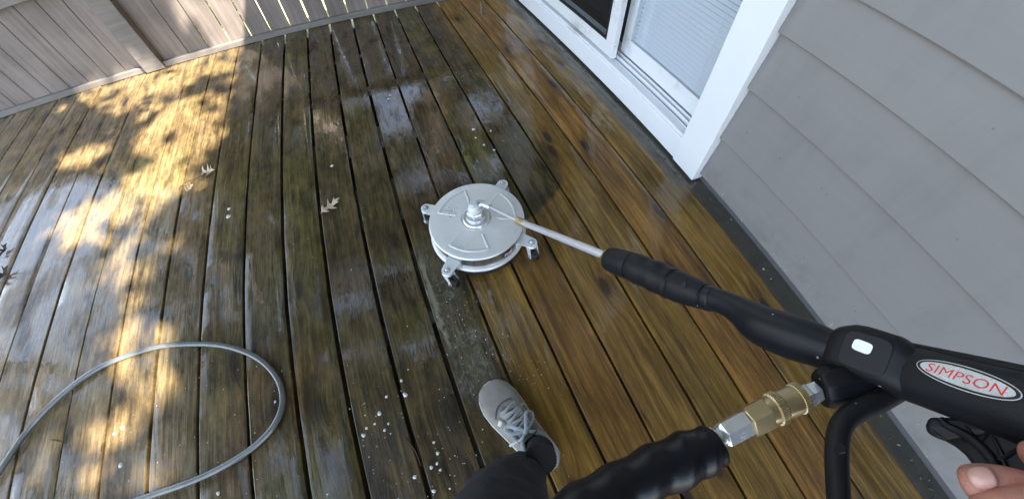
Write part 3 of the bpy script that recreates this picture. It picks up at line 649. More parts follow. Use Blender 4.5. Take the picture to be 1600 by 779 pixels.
# casters
def caster(ang, wrot, i):
    c, s_ = math.cos(R(ang)), math.sin(R(ang))
    m = Matrix.Translation((CX, CY, 0)) @ Matrix.Rotation(R(ang), 4, 'Z')
    b = B(); w_ = 0.019; top = []; L0, L1 = RT-0.004, 0.186
    pts2 = [(L0, -w_-0.003), (L1-0.004, -w_*0.92)] + [(L1 + w_*0.9*math.sin(t)*1.0 - 0.004, -w_*0.92*math.cos(t)) for t in [k*math.pi/10 for k in range(1, 10)]] + [(L1-0.004, w_*0.92), (L0, w_+0.003)]
    n_ = len(pts2); vs = [m @ Vector((x, y, z)) for z in (0.070, 0.0735) for x, y in pts2]
    b.add(vs, [tuple(reversed(range(n_))), tuple(range(n_, 2*n_))] + [(k, (k+1) % n_, n_+(k+1) % n_, n_+k) for k in range(n_)])
    b.box((L0-0.0005, -0.022, 0.046), (L0+0.0030, 0.022, 0.0698), m)
    br = b.make('caster', M['zinc'], cl, bevel=0.0007)
    ctr = m @ Vector((L1-0.003, 0, 0))
    b = B(); b.lathe([(0.0105, 0.0737), (0.0105, 0.0752), (0.0062, 0.0754), (0.0062, 0.081), (0.004, 0.0825), (0, 0.083)], ctr, seg=6); b.make('bolt', M['chrome'], br)
    b = B(); b.lathe([(0, 0.0695), (0.0145, 0.0692), (0.0165, 0.0665), (0.0165, 0.0615), (0.013, 0.0585), (0, 0.058)], ctr, seg=24)
    m2 = Matrix.Translation(ctr) @ Matrix.Rotation(R(wrot), 4, 'Z')
    off = 0.012
    for sgn in (-1, 1):
        vs = [m2 @ Vector(v) for v in ((-0.012, sgn*0.0125, 0.060), (0.012, sgn*0.0125, 0.060), (off+0.006, sgn*0.0125, 0.016), (off-0.006, sgn*0.0125, 0.016), (-0.012, sgn*0.0143, 0.060), (0.012, sgn*0.0143, 0.060), (off+0.006, sgn*0.0143, 0.016), (off-0.006, sgn*0.0143, 0.016))]
        b.add(vs, [(0,1,2,3),(7,6,5,4),(0,4,5,1),(1,5,6,2),(2,6,7,3),(3,7,4,0)])
    b.make('fork', M['zinc'], br, smooth=True, angle=35)
    mw = m2 @ Matrix.Translation((off, 0, 0.0225)) @ Matrix.Rotation(R(90), 4, 'X')
    b = B(); b.lathe([(0.004, -0.0095), (0.017, -0.0095), (0.0215, -0.007), (0.0225, 0.0), (0.0215, 0.007), (0.017, 0.0095), (0.004, 0.0095)], m=mw, seg=32); b.make('wheel', M['wheel'], br, smooth=True, angle=50)
    b = B(); b.lathe([(0, -0.019), (0.0052, -0.0185), (0.0052, -0.0145), (0.0030, -0.0143), (0.0030, 0.0143), (0.0052, 0.0145), (0.0052, 0.0185), (0, 0.019)], m=mw, seg=16); b.make('axle', M['chrome'], br, smooth=True, angle=35)
for i, (a, wr) in enumerate(((-137, -60), (-46, -80), (137, -100), (43, 60))): caster(a, wr, i)
# oval badge on the side wall
def onwall(a, z, r=RT-0.0018): return Vector((CX + r*math.cos(R(a)), CY + r*math.sin(R(a)), z))
b = B(); vs = [onwall(-68, 0.068)]; 
for k in range(28): t = 2*math.pi*k/28; vs.append(onwall(-68 + 8.2*math.cos(t), 0.068 + 0.0125*math.sin(t)))
b.add(vs, [(0, k+1, (k+1) % 28 + 1) for k in range(28)]); bd = b.make('badge', M['maroon'], cl)
b = B()
def stroke(pts, r=0.0009):
    b.loft([(*onwall(a, z, RT-0.0012), r) for a, z in pts], 5)
stroke([(a-10, z) for a, z in [(-63.5, 0.0635), (-64.5, 0.068), (-63, 0.0735), (-61, 0.071), (-62, 0.067), (-61, 0.063)]], 0.0013)
stroke([(a-10, z) for a, z in [(-60, 0.066), (-59, 0.070), (-58.3, 0.066), (-57.3, 0.0705), (-56.5, 0.067), (-55, 0.071), (-53, 0.0745)]])
stroke([(a-10, z) for a, z in [(-59, 0.0625), (-56, 0.0635), (-53.5, 0.0650)]])
b.make('badge_emblem', M['decalwhite'], bd)
# suds splashed on the lid
b = B(); r2 = random.Random(5)
for k in range(46):
    a = r2.uniform(0, 6.28); rr = abs(r2.gauss(0, 0.012)); x = CX-0.075+rr*math.cos(a)*1.1; y = CY+0.055+rr*math.sin(a)
    rd = r2.uniform(0.001, 0.0035); b.lathe([(0, 0.1010+rd*0.8), (rd*0.7, 0.1010+rd*0.55), (rd, 0.1005)], (x, y, 0), seg=8)
o = b.make('foam', M['foam'], smooth=True); o['kind'] = 'stuff'; tag(o, 'small splash of white suds on the steel lid of the surface cleaner', 'foam')

# ---------------------------------------------------------------- spray gun with lance
gun = thing('spray_gun', 'long black pressure washer gun and steel lance reaching over the deck', 'spray gun', (0.2785,-0.0683,0.7176))
def L(name, pts, mat, seg=24, parent=gun, smooth=True, **k):
    b = B(); b.loft(pts, seg, **k); return b.make(name, mat, parent, smooth=smooth, angle=45)
P0 = (0.1474,0.6535,0.1500)
jp = (CX+0.006, CY-0.002, 0.150)
tp = [(0.1682,0.6323,0.1580,0.0045),(0.1997,0.4744,0.2625,0.0045)]
elbow = [(CX+0.006, CY+0.002, 0.154, 0.012), (CX+0.020, CY+0.003, 0.156, 0.012), (CX+0.022, CY+0.003, 0.156, 0.0095), (*tp[0][:3], 0.0085)]
L('elbow_fitting', elbow, M['chrome'], 16)
L('extension_pipe', tp, M['tube'], 16)
hx = [(0.1945,0.4904,0.2533,0.0095),(0.1977,0.4817,0.2570,0.0105),(0.2030,0.4625,0.2678,0.0105),(0.2058,0.4535,0.2725,0.0090)]
L('brass_nut', hx, M['brass'], 12, smooth=False)
L('lance', [(0.2002,0.4755,0.2609,0.0072),(0.2390,0.2052,0.4824,0.0070)], M['tube'], 24)
L('lance_ferrule', [(0.2391,0.2213,0.4656,0.0095),(0.2386,0.2032,0.4837,0.0105)], M['brass'], 16)
# ribbed front grip
gp = smoothpath([(0.2385,0.2097,0.4757,0.0153),(0.2396,0.2047,0.4789,0.0192),(0.2445,0.1810,0.4992,0.0207),(0.2468,0.1706,0.5085,0.0203),(0.2471,0.1683,0.5102,0.0188),(0.2476,0.1652,0.5129,0.0210),(0.2495,0.1533,0.5217,0.0219),(0.2515,0.1420,0.5299,0.0205),(0.2550,0.1303,0.5379,0.0223),(0.2571,0.1188,0.5454,0.0208),(0.2596,0.1084,0.5527,0.0214),(0.2599,0.1046,0.5556,0.0196),(0.2604,0.1022,0.5577,0.0203),(0.2615,0.0945,0.5638,0.0199),(0.2640,0.0775,0.5791,0.0176),(0.2651,0.0678,0.5879,0.0156)], 4)
L('foregrip', gp, M['plastic'], 36)
L('lance_collar', smoothpath([(0.2649,0.0700,0.5857,0.0157),(0.2653,0.0663,0.5890,0.0144),(0.2654,0.0642,0.5912,0.0155),(0.2660,0.0591,0.5971,0.0147),(0.2661,0.0571,0.5993,0.0137)], 4), M['plastic2'], 32)
bp = smoothpath([(0.2665,0.0588,0.5974,0.0137),(0.2676,0.0505,0.6059,0.0135),(0.2679,0.0400,0.6149,0.0140),(0.2678,0.0290,0.6227,0.0157),(0.2670,0.0179,0.6303,0.0182),(0.2656,0.0063,0.6392,0.0200),(0.2670,-0.0066,0.6510,0.0208),(0.2685,-0.0193,0.6638,0.0206),(0.2697,-0.0302,0.6756,0.0194),(0.2697,-0.0388,0.6852,0.0177),(0.2707,-0.0480,0.6964,0.0165)], 4)
L('barrel', bp, M['plastic2'], 40, ring=lambda a, t: (1.0 + 0.03*math.cos(2*a), 1.0))
GP = gun.location.copy()
# view-facing frame at a point: e1 along the gun, e3 toward the lens side
def frame(p, q):
    p = Vector(p); q = Vector(q); e1 = (q-p).normalized(); v = (co.location - p).normalized(); e3 = (v - e1*v.dot(e1)).normalized(); e2 = e3.cross(e1)
    return Matrix((( e1.x, e2.x, e3.x, p.x), (e1.y, e2.y, e3.y, p.y), (e1.z, e2.z, e3.z, p.z), (0, 0, 0, 1)))
def superloft(name, secs, mat, ex=3.2, seg=36, parent=gun, up=None):
    # secs: list of (x, centre y, half height, half depth) in local frame F
    b = B(); vs = []
    for x, yc, hh, hd in secs:
        for k in range(seg):
            a = 2*math.pi*k/seg; c, s_ = math.cos(a), math.sin(a)
            f = (abs(c)**ex + abs(s_)**ex)**(-1/ex)
            vs.append(F @ Vector((x, yc + hh*f*s_, hd*f*c)))
    n_ = len(secs); fs = [(i*seg+k, i*seg+(k+1) % seg, (i+1)*seg+(k+1) % seg, (i+1)*seg+k) for i in range(n_-1) for k in range(seg)]
    fs += [tuple(reversed(range(seg))), tuple((n_-1)*seg+k for k in range(seg))]
    b.add(vs, fs); return b.make(name, mat, parent, smooth=True, angle=50)
F = frame((0.2685,-0.0453,0.6936), (0.2720,-0.0790,0.7292))
superloft('valve_housing', [(-0.004, 0.003, 0.016, 0.017), (-0.001, 0.0035, 0.0185, 0.019), (0.004, 0.005, 0.0195, 0.0205), (0.010, 0.0065, 0.0205, 0.0215), (0.018, 0.007, 0.0210, 0.022), (0.040, 0.0065, 0.0205, 0.022), (0.047, 0.005, 0.0190, 0.021), (0.054, 0.003, 0.017, 0.019)], M['plastic'], 4.0)
# raised plate carrying the sticker
b = B(); sec = []
F2 = F @ Matrix.Translation((0.024, 0.006, 0.0218))
def plate(name, hw, hh, th, mat, M4, parent=gun, ex=5, seg=40, bevel=0):
    b = B(); pts = []
    for k in range(seg):
        a = 2*math.pi*k/seg; c, s_ = math.cos(a), math.sin(a); f = (abs(c)**ex + abs(s_)**ex)**(-1/ex); pts.append((hw*f*c, hh*f*s_))
    vs = [M4 @ Vector((x, y, 0)) for x, y in pts] + [M4 @ Vector((x, y, th)) for x, y in pts]
    b.add(vs, [tuple(reversed(range(seg))), tuple(range(seg, 2*seg))] + [(k, (k+1) % seg, seg+(k+1) % seg, seg+k) for k in range(seg)])
    return b.make(name, mat, parent, bevel=bevel)
plate('cover_plate', 0.0165, 0.0140, 0.0012, M['plastic'], F2 @ Matrix.Translation((0.001, 0.001, -0.0006)), bevel=0.0008)
plate('sticker', 0.0066, 0.0043, 0.0004, M['sticker'], F2 @ Matrix.Translation((-0.0015, 0.0048, 0.0007)) @ Matrix.Rotation(R(-4), 4, 'Z'), ex=4)
# rear handle body
F = frame((0.2755,-0.0714,0.7181), (0.2665,-0.1110,0.7815))
superloft('handle', [(-0.016, 0.002, 0.013, 0.014), (-0.008, 0.0015, 0.0175, 0.0175), (0.002, 0.001, 0.0192, 0.0195), (0.020, 0.002, 0.0200, 0.0208), (0.050, 0.002, 0.0205, 0.0212), (0.080, 0.0015, 0.0215, 0.0215), (0.110, 0.0, 0.0235, 0.0220), (0.145, -0.003, 0.025, 0.0225), (0.18, -0.007, 0.025, 0.022), (0.19, -0.009, 0.020, 0.018)], M['plastic2'], 2.5)
superloft('top_ridge', [(0.004, 0.0185, 0.003, 0.007), (0.012, 0.0205, 0.0035, 0.009), (0.06, 0.0215, 0.0035, 0.010), (0.12, 0.0225, 0.0035, 0.010), (0.13, 0.022, 0.003, 0.009)], M['plastic'], 3)
# screw recess
plate('screw_hole', 0.0034, 0.0034, 0.0006, M['hole'], F @ Matrix.Translation((0.0155, -0.0050, 0.0200)) @ Matrix.Rotation(R(12), 4, 'X'), ex=2)
plate('screw_hole', 0.0034, 0.0034, 0.0006, M['hole'], F @ Matrix.Translation((0.088, -0.0125, 0.0180)) @ Matrix.Rotation(R(36), 4, 'X'), ex=2)
# oval name badge
FB = F @ Matrix.Translation((0.0545, 0.0080, 0.0216)) @ Matrix.Rotation(R(-3.6), 4, 'Z') @ Matrix.Rotation(R(-1.2), 4, 'Y') @ Matrix.Rotation(R(-10), 4, 'X')
bad = plate('badge', 0.0268, 0.0074, 0.0005, M['decalwhite'], FB, ex=2.05, seg=72)
plate('badge_border', 0.0262, 0.0068, 0.0005, M['decalblack'], FB @ Matrix.Translation((0, 0, 0.0003)), bad, ex=2.05, seg=72)
plate('badge_face', 0.0243, 0.0056, 0.0005, M['foil'], FB @ Matrix.Translation((0, 0, 0.0006)), bad, ex=2.05, seg=72)
cu = bpy.data.curves.new('lettering', 'FONT'); cu.body = 'SIMPSON'; cu.size = 0.0142; cu.align_x = 'CENTER'; cu.align_y = 'CENTER'; cu.extrude = 0.0; cu.space_character = 1.04; cu.shear = 0.12
to = bpy.data.objects.new('t', cu); C.objects.link(to); dg = bpy.context.evaluated_depsgraph_get(); tm = bpy.data.meshes.new_from_object(to.evaluated_get(dg)); bpy.data.objects.remove(to)
ws = [v.co.x for v in tm.vertices]; sx = 0.0405/(max(ws)-min(ws)); hs = [v.co.y for v in tm.vertices]; mx_, my_ = (max(ws)+min(ws))/2, (max(hs)+min(hs))/2; sy = 0.0058/(max(hs)-min(hs))
for v in tm.vertices: v.co = FB @ Vector(((v.co.x-mx_)*sx, (v.co.y-my_)*sy, 0.00112 + v.co.z))
link('badge_lettering', tm, M['redink'], bad)
# inlet boss with lobed knob
ib = [(0.2717,-0.0701,0.7041,0.0117),(0.2620,-0.0681,0.7021,0.0147),(0.2472,-0.0641,0.6976,0.0157),(0.2338,-0.0602,0.6953,0.0152),(0.2299,-0.0590,0.6942,0.0130)]
L('inlet_knob', smoothpath(ib, 3), M['plastic'], 60, ring=lambda a, t: ((1.0 + 0.05*(1 if math.cos(9*a) > 0 else -0.6)),)*2)
L('inlet_fitting', [(0.2277,-0.0587,0.6922,0.0085),(0.2195,-0.0580,0.6904,0.0096),(0.2189,-0.0577,0.6905,0.0101),(0.2046,-0.0565,0.6871,0.0101),(0.2035,-0.0564,0.6869,0.0085)], M['chrome'], 6, smooth=False)
# side handle tube
L('side_handle', smoothpath([(0.2674,-0.0852,0.7165,0.0080),(0.2494,-0.0836,0.7130,0.0084),(0.2324,-0.0814,0.7098,0.0081),(0.2194,-0.0819,0.7077,0.0079),(0.2068,-0.0867,0.7080,0.0077),(0.1910,-0.0972,0.7111,0.0074),(0.1706,-0.1117,0.7180,0.0069),(0.1477,-0.1298,0.7249,0.0062)], 5), M['plastic'], 28)
sp = (0.1867,-0.0866,0.7263)
Fs = frame(sp, (0.2117,-0.0718,0.7224)); plate('handle_screw', 0.0036, 0.0036, 0.002, M['plastic2'], Fs @ Matrix.Translation((0, 0, -0.0012)), ex=2, seg=6)
# trigger and pistol grip
tq = [p[:3] for p in [(0.2557,-0.1026,0.7356,0.0100),(0.2520,-0.1059,0.7329,0.0100),(0.2488,-0.1097,0.7327,0.0100),(0.2480,-0.1129,0.7365,0.0100),(0.2478,-0.1159,0.7412,0.0100),(0.2461,-0.1193,0.7461,0.0100),(0.2434,-0.1232,0.7502,0.0100),(0.2394,-0.1281,0.7535,0.0100),(0.2342,-0.1336,0.7560,0.0100),(0.2252,-0.1444,0.7583,0.0100),(0.2238,-0.1574,0.7670,0.0100),(0.2350,-0.1528,0.7774,0.0100),(0.2466,-0.1381,0.7773,0.0100),(0.2564,-0.1253,0.7760,0.0100),(0.2603,-0.1166,0.7664,0.0100),(0.2603,-0.1073,0.7503,0.0100)]]
b = B(); nq = len(tq); vw = [(co.location-Vector(p)).normalized() for p in tq]
b.add([Vector(p)+v*0.006 for p, v in zip(tq, vw)] + [Vector(p)-v*0.006 for p, v in zip(tq, vw)], [tuple(range(nq)), tuple(reversed(range(nq, 2*nq)))] + [(k, nq+k, nq+(k+1) % nq, (k+1) % nq) for k in range(nq)])
b.make('trigger', M['plastic'], gun, bevel=0.002)
b = B(); b.loft(smoothpath([(0.2523,-0.1031,0.7449,0.0022),(0.2501,-0.1068,0.7474,0.0024),(0.2487,-0.1111,0.7531,0.0026),(0.2458,-0.1161,0.7592,0.0028),(0.2409,-0.1235,0.7645,0.0028),(0.2333,-0.1320,0.7676,0.0028),(0.2251,-0.1402,0.7688,0.0028)], 4), 10)
b.loft([(0.2538,-0.1099,0.7554,0.0012),(0.2458,-0.1170,0.7597,0.0012)], 8); b.loft([(0.2538,-0.1146,0.7652,0.0012),(0.2451,-0.1175,0.7608,0.0012)], 8); b.loft([(0.2537,-0.1154,0.7656,0.0012),(0.2436,-0.1253,0.7692,0.0012)], 8); b.loft([(0.2496,-0.1246,0.7752,0.0012),(0.2390,-0.1264,0.7657,0.0012)], 8); b.loft([(0.2431,-0.1250,0.7683,0.0012),(0.2327,-0.1373,0.7726,0.0012)], 8)
b.make('trigger_rib', M['plastic2'], gun, smooth=True)
L('pistol_grip', smoothpath([(0.2784,-0.1159,0.7738,0.0148),(0.2729,-0.1296,0.7748,0.0126),(0.2583,-0.1449,0.7745,0.0112),(0.2385,-0.1625,0.7717,0.0106),(0.2187,-0.1778,0.7704,0.0096)], 4), M['plastic'], 32, ring=lambda a, t: (1.0, 0.8))
L('trigger_guard', smoothpath([(0.2712,-0.1051,0.7359,0.0031),(0.2718,-0.1171,0.7500,0.0030),(0.2635,-0.1312,0.7621,0.0025),(0.2493,-0.1471,0.7638,0.0024)], 3), M['plastic'], 16)
# foregrip pinholes
Fh = frame((0.2492,0.0910,0.5855), (0.2553,0.0659,0.6054)); plate('grip_hole', 0.0036, 0.0042, 0.0006, M['hole'], Fh @ Matrix.Translation((0, 0.002, -0.0012)), ex=2)
Fh = frame((0.2375,0.1643,0.5287), (0.2445,0.1396,0.5443)); plate('grip_hole', 0.003, 0.0034, 0.0006, M['hole'], Fh @ Matrix.Translation((0, 0.002, -0.0005)), ex=2)

# ---------------------------------------------------------------- hose with brass coupler, plugged into the gun
hs_ = thing('pressure_hose', 'hose end with black bend sleeve and brass quick coupler plugged into the gun', 'hose', (0.1261,-0.0529,0.6844))
L('hex_collar', [(0.1631,-0.0514,0.6834,0.0106),(0.1643,-0.0515,0.6835,0.0128),(0.1803,-0.0526,0.6862,0.0130),(0.1817,-0.0528,0.6866,0.0112)], M['brass'], 6, hs_, smooth=False)
L('coupler_body', smoothpath([(0.1803,-0.0526,0.6862,0.0106),(0.1872,-0.0531,0.6874,0.0112),(0.1953,-0.0541,0.6885,0.0107)], 2), M['brass'], 36, hs_)
def knurl(a, t): k = 1.0 + 0.02*(1 if math.cos(44*a) > 0 else -1); return (k, k)
L('knurled_ring', [(0.1860,-0.0530,0.6872,0.0115),(0.1872,-0.0531,0.6874,0.0129),(0.1921,-0.0536,0.6885,0.0129),(0.1932,-0.0537,0.6887,0.0115)], M['brass'], 176, hs_, ring=knurl, smooth=False)
L('coupler_sleeve', smoothpath([(0.1929,-0.0535,0.6885,0.0114),(0.2007,-0.0544,0.6901,0.0117),(0.2073,-0.0553,0.6915,0.0114)], 2), M['brass'], 36, hs_)
L('knurled_ring', [(0.2061,-0.0552,0.6913,0.0111),(0.2073,-0.0553,0.6915,0.0122),(0.2118,-0.0557,0.6927,0.0122),(0.2129,-0.0557,0.6930,0.0106)], M['brass'], 176, hs_, ring=knurl, smooth=False)
L('swivel_nut', [(0.1401,-0.0503,0.6807,0.0083),(0.1424,-0.0504,0.6808,0.0103),(0.1622,-0.0514,0.6828,0.0104),(0.1646,-0.0516,0.6831,0.0088)], M['chrome'], 6, hs_, smooth=False)
L('crimp_ferrule', smoothpath([(0.1247,-0.0485,0.6796,0.0083),(0.1345,-0.0499,0.6800,0.0085),(0.1380,-0.0502,0.6801,0.0074),(0.1424,-0.0504,0.6808,0.0078)], 2), M['chrome'], 24, hs_)
L('hex_flange', [(0.1275,-0.0494,0.6800,0.0113),(0.1333,-0.0499,0.6800,0.0113)], M['zinc'], 6, hs_, smooth=False)
sp_ = [(0.1317,-0.0529,0.6860,0.0126),(0.1284,-0.0527,0.6857,0.0152),(0.1177,-0.0511,0.6847,0.0172),(0.1021,-0.0495,0.6835,0.0187),(0.0805,-0.0473,0.6832,0.0184),(0.0580,-0.0459,0.6845,0.0176),(0.0361,-0.0454,0.6878,0.0175),(0.0161,-0.0467,0.6911,0.0172),(-0.0049,-0.0527,0.6948,0.0161)]
spw = smoothpath(sp_, 8)
b = B(); b.loft(spw, 48, ring=lambda a, t: ((1.0 + 0.055*math.sin(a + t*2*math.pi*6.0)*min(1, t*6),)*2))
b.make('bend_sleeve', M['sleeve'], hs_, smooth=True)
L('hose_tail', smoothpath([spw[-1][:3]+(0.012,), (-0.02, -0.25, 0.60, 0.011), (-0.10, -0.50, 0.35, 0.011), (-0.30, -0.80, 0.05, 0.011), (-0.75, -1.2, 0.012, 0.011)], 6), M['hose'], 16, hs_)

# loop of grey hose lying on the deck
pts = [(-1.6342,0.1301,0.0090,0.0085),(-1.5451,0.3251,0.0090,0.0085),(-1.4553,0.4425,0.0090,0.0085),(-1.3720,0.5510,0.0090,0.0085),(-1.2761,0.6218,0.0090,0.0085),(-1.1720,0.6641,0.0090,0.0085),(-1.0612,0.6728,0.0090,0.0085),(-0.9492,0.6632,0.0090,0.0085),(-0.8367,0.6306,0.0100,0.0085),(-0.7386,0.5900,0.0110,0.0085),(-0.6559,0.5367,0.0110,0.0085),(-0.5978,0.4792,0.0110,0.0085),(-0.5622,0.4144,0.0100,0.0085),(-0.5568,0.3532,0.0100,0.0085),(-0.5831,0.3041,0.0090,0.0085),(-0.6340,0.2702,0.0090,0.0085),(-0.7083,0.2469,0.0090,0.0085),(-0.8083,0.2339,0.0090,0.0085),(-0.9362,0.2339,0.0090,0.0085),(-1.1055,0.2398,0.0090,0.0085),(-1.3680,0.2640,0.0090,0.0085),(-1.7371,0.2421,0.0090,0.0085)]
pts = [(p[0], p[1], p[2], 0.0084) for p in pts]
b = B(); b.loft(smoothpath(pts, 8), 16); o = b.make('garden_hose', M['hose'], smooth=True); tag(o, 'glossy grey hose lying in an open loop on the deck boards', 'hose')

# ---------------------------------------------------------------- person: sneaker, sock, trouser leg and hand
per = thing('person', 'person in charcoal trousers and grey sneakers holding the spray gun', 'person', (0.02, 0.02, 0))
TO = Vector((-0.0124,0.2008,0.0000)); HE = Vector((0.062, -0.052, 0.0)); TO.z = 0; ax = (TO-HE); Ls = ax.length; ax.normalize(); ay = Vector((-ax.y, ax.x, 0))
def S(x, y, z): return HE + ax*(x*Ls) + ay*y + Vector((0, 0, z))
# outline: u along foot from heel (0) to toe (1): centre shift, half width, top height
def fw(u):
    tab = [(0, .004), (.02, .022), (.08, .0335), (.2, .037), (.35, .0385), (.5, .042), (.65, .0475), (.78, .0485), (.88, .043), (.95, .032), (.985, .019), (1.0, .006)]
    for (a, x), (b_, y) in zip(tab, tab[1:]):
        if u <= b_: t = (u-a)/(b_-a); t = t*t*(3-2*t) if a > 0.9 or b_ < 0.1 else t; return x + (y-x)*t
    return tab[-1][1]
def fh(u):
    tab = [(0, .060), (.1, .070), (.25, .072), (.38, .074), (.5, .068), (.62, .055), (.75, .044), (.88, .038), (.96, .030), (1.0, .018)]
    for (a, x), (b_, y) in zip(tab, tab[1:]):
        if u <= b_: t = (u-a)/(b_-a); return x + (y-x)*t
    return .018
def fc(u): return 0.004*math.sin(u*3.1) + 0.003*(u-0.5)
us = [0, .012, .03, .06, .1, .16, .23, .3, .37, .44, .51, .58, .65, .72, .78, .84, .89, .93, .96, .98, .992, 1.0]
seg = 28
b = B(); vs = []
for u in us:   # sole
    w_ = fw(u) + 0.0028
    for dy, z in ((-1, .001), (-1.02, .012), (-1.0, .022), (-0.93, .024), (0.93, .024), (1.0, .022), (1.02, .012), (1, .001)):
        ex_ = 0.0005 if u == 1.0 else (-0.003 if u == 0 else 0)
        vs.append(S(u + ex_/Ls, fc(u) + dy*w_, z))
m_ = 8; fs = [(i*m_+k, (i+1)*m_+k, (i+1)*m_+(k+1) % m_, i*m_+(k+1) % m_) for i in range(len(us)-1) for k in range(m_)] + [tuple(range(m_)), tuple(reversed([(len(us)-1)*m_+k for k in range(m_)]))]
b.add(vs, fs); shoe = b.make('sneaker', M['sole'], per, smooth=True, angle=50); shoe['label'] = 'pale grey suede sneaker with off white sole'
b = B(); vs = []; fs = []
nu = len(us)
for u in us:   # upper, open at the collar
    w_ = fw(u)*0.985; h = fh(u)
    for k in range(seg+1):
        a = math.pi*k/seg; y = -math.cos(a); zz = math.sin(a)
        yy = y*abs(y)**-0.25 if abs(y) > 1e-6 else 0
        z = 0.020 + (h-0.020)*(zz**0.62 if zz > 0 else 0)
        vs.append(S(u, fc(u) + w_*yy*(1 - 0.22*(z-0.02)/0.06*(1 if u < 0.6 else 0.5)), z))
for i in range(nu-1):
    for k in range(seg):
        uc = (us[i]+us[i+1])/2
        if 0.03 < uc < 0.40 and 7 < k < 20: continue
        fs.append((i*(seg+1)+k, i*(seg+1)+k+1, (i+1)*(seg+1)+k+1, (i+1)*(seg+1)+k))
b.add(vs, fs); up = b.make('upper', M['suede'], shoe, smooth=True, angle=180)
md = up.modifiers.new('solid', 'SOLIDIFY'); md.thickness = 0.003; md.offset = -1; md2 = up.modifiers.new('sub', 'SUBSURF'); md2.levels = 1; md2.render_levels = 1
def topz(u, y):
    w_ = fw(u)*0.985
    t = min(0.999, abs(y-fc(u))/(w_*0.9)); c_ = t**1.3333; return 0.0215 + (fh(u)-0.020)*max(0, 1-c_*c_)**0.31
def topz_(u, y):
    w_ = fw(u)*0.985; t = max(-1, min(1, (y-fc(u))/(w_*0.85))); return 0.020 + (fh(u)-0.020)*max(0, (1-abs(t)**2.6))**0.4
def onshoe(u, y, dz): return (*S(u, y, topz(u, y)+dz), 0)
# tongue
b = B(); vs = []
tu = [0.34, .38, .44, .5, .56, .62, .66, .69]
for i, u in enumerate(tu):
    for k in range(7):
        y = (k-3)/3*(0.020 if i > 0 else 0.022); vs.append(Vector(onshoe(u, y*(1.0 if i < 5 else 0.8), 0.0035 + (0.010 if i == 0 else 0.004 if i == 1 else 0))[:3]))
b.add(vs, [(i*7+k, i*7+k+1, (i+1)*7+k+1, (i+1)*7+k) for i in range(len(tu)-1) for k in range(6)])
to_ = b.make('tongue', M['tongue'], shoe, smooth=True); md = to_.modifiers.new('solid', 'SOLIDIFY'); md.thickness = 0.004; md.offset = 1
# toe-box seam and overlay
def band(name, path, w_, th, mat, seg_=4):
    b = B(); P_ = smoothpath([tuple(p) for p in path], seg_); b.loft([(p[0], p[1], p[2], w_/2) for p in P_], 8, ring=lambda a, t: (th/w_*1.0, 1.0), up=(0, 0, 1)); return b.make(name, mat, shoe, smooth=True)
for sgn in (-1, 1):
    band('overlay', [onshoe(.705, sgn*.006, .003), onshoe(.665, sgn*.021, .003), onshoe(.58, sgn*.026, .003), onshoe(.46, sgn*.026, .003), onshoe(.36, sgn*.026, .003)], 0.011, 0.004, M['suede'])
    band('stripe', [onshoe(.61, sgn*.030, .0035), onshoe(.585, sgn*.040, .0040)], 0.014, 0.0028, M['cream'])
band('toe_seam', [onshoe(.66, -.038, .003), onshoe(.725, -.022, .0028), onshoe(.745, 0, .0026), onshoe(.725, .022, .0028), onshoe(.66, .038, .003)], 0.004, 0.0035, M['tongue'])
# lace rows
for k, u in enumerate((.665, .615, .565, .515, .465)):
    s1 = -1 if k % 2 else 1
    band('lace_row', [onshoe(u+.01, -.024*s1, .005), onshoe(u+.004, -.008*s1, .0085), onshoe(u-.012, .010*s1, .0085), onshoe(u-.022, .025*s1, .005)], 0.0085, 0.0035, M['lace2'])
    band('lace_row', [onshoe(u-.018, -.022*s1, .005), onshoe(u-.008, 0, .0068), onshoe(u+.004, .022*s1, .005)], 0.0075, 0.003, M['lace2'] if k < 3 else M['lace'])
# bow: two loops, a knot and ends
kz = 0.014
def OS(u, y, d): return onshoe(u, y, d)
band('lace_bow', [OS(.40, 0, kz), OS(.47, -.014, kz+.004), OS(.53, -.030, kz+.002), OS(.50, -.042, kz+.010), OS(.44, -.030, kz+.008), OS(.40, -.004, kz+.002)], 0.0085, 0.0028, M['lace'], 6)
band('lace_bow', [OS(.40, 0, kz), OS(.46, .012, kz+.004), OS(.53, .026, kz+.004), OS(.52, .036, kz+.012), OS(.46, .030, kz+.010), OS(.40, .004, kz+.002)], 0.0085, 0.0028, M['lace'], 6)
band('lace_end', [OS(.40, 0, kz), OS(.37, .020, kz), OS(.39, .038, kz-.004), OS(.40, .050, .0)], 0.007, 0.0028, M['lace'])
band('lace_end', [OS(.40, 0, kz), OS(.35, -.014, kz-.001), OS(.33, -.032, kz-.006)], 0.007, 0.0028, M['lace'])
band('lace_knot', [OS(.415, -.006, kz+.001), OS(.40, 0, kz+.004), OS(.385, .006, kz+.001)], 0.010, 0.008, M['lace'])
# padded collar
cp = []
for k in range(25):
    a = 2*math.pi*k/24; u = 0.205 + 0.175*math.cos(a); y = 0.030*math.sin(a); z = 0.068 + 0.006*math.cos(a)
    cp.append((*S(u, fc(u)+y, z), 0.0065))
b = B(); b.loft(cp, 12, cap=False); b.make('collar', M['lining'], shoe, smooth=True)
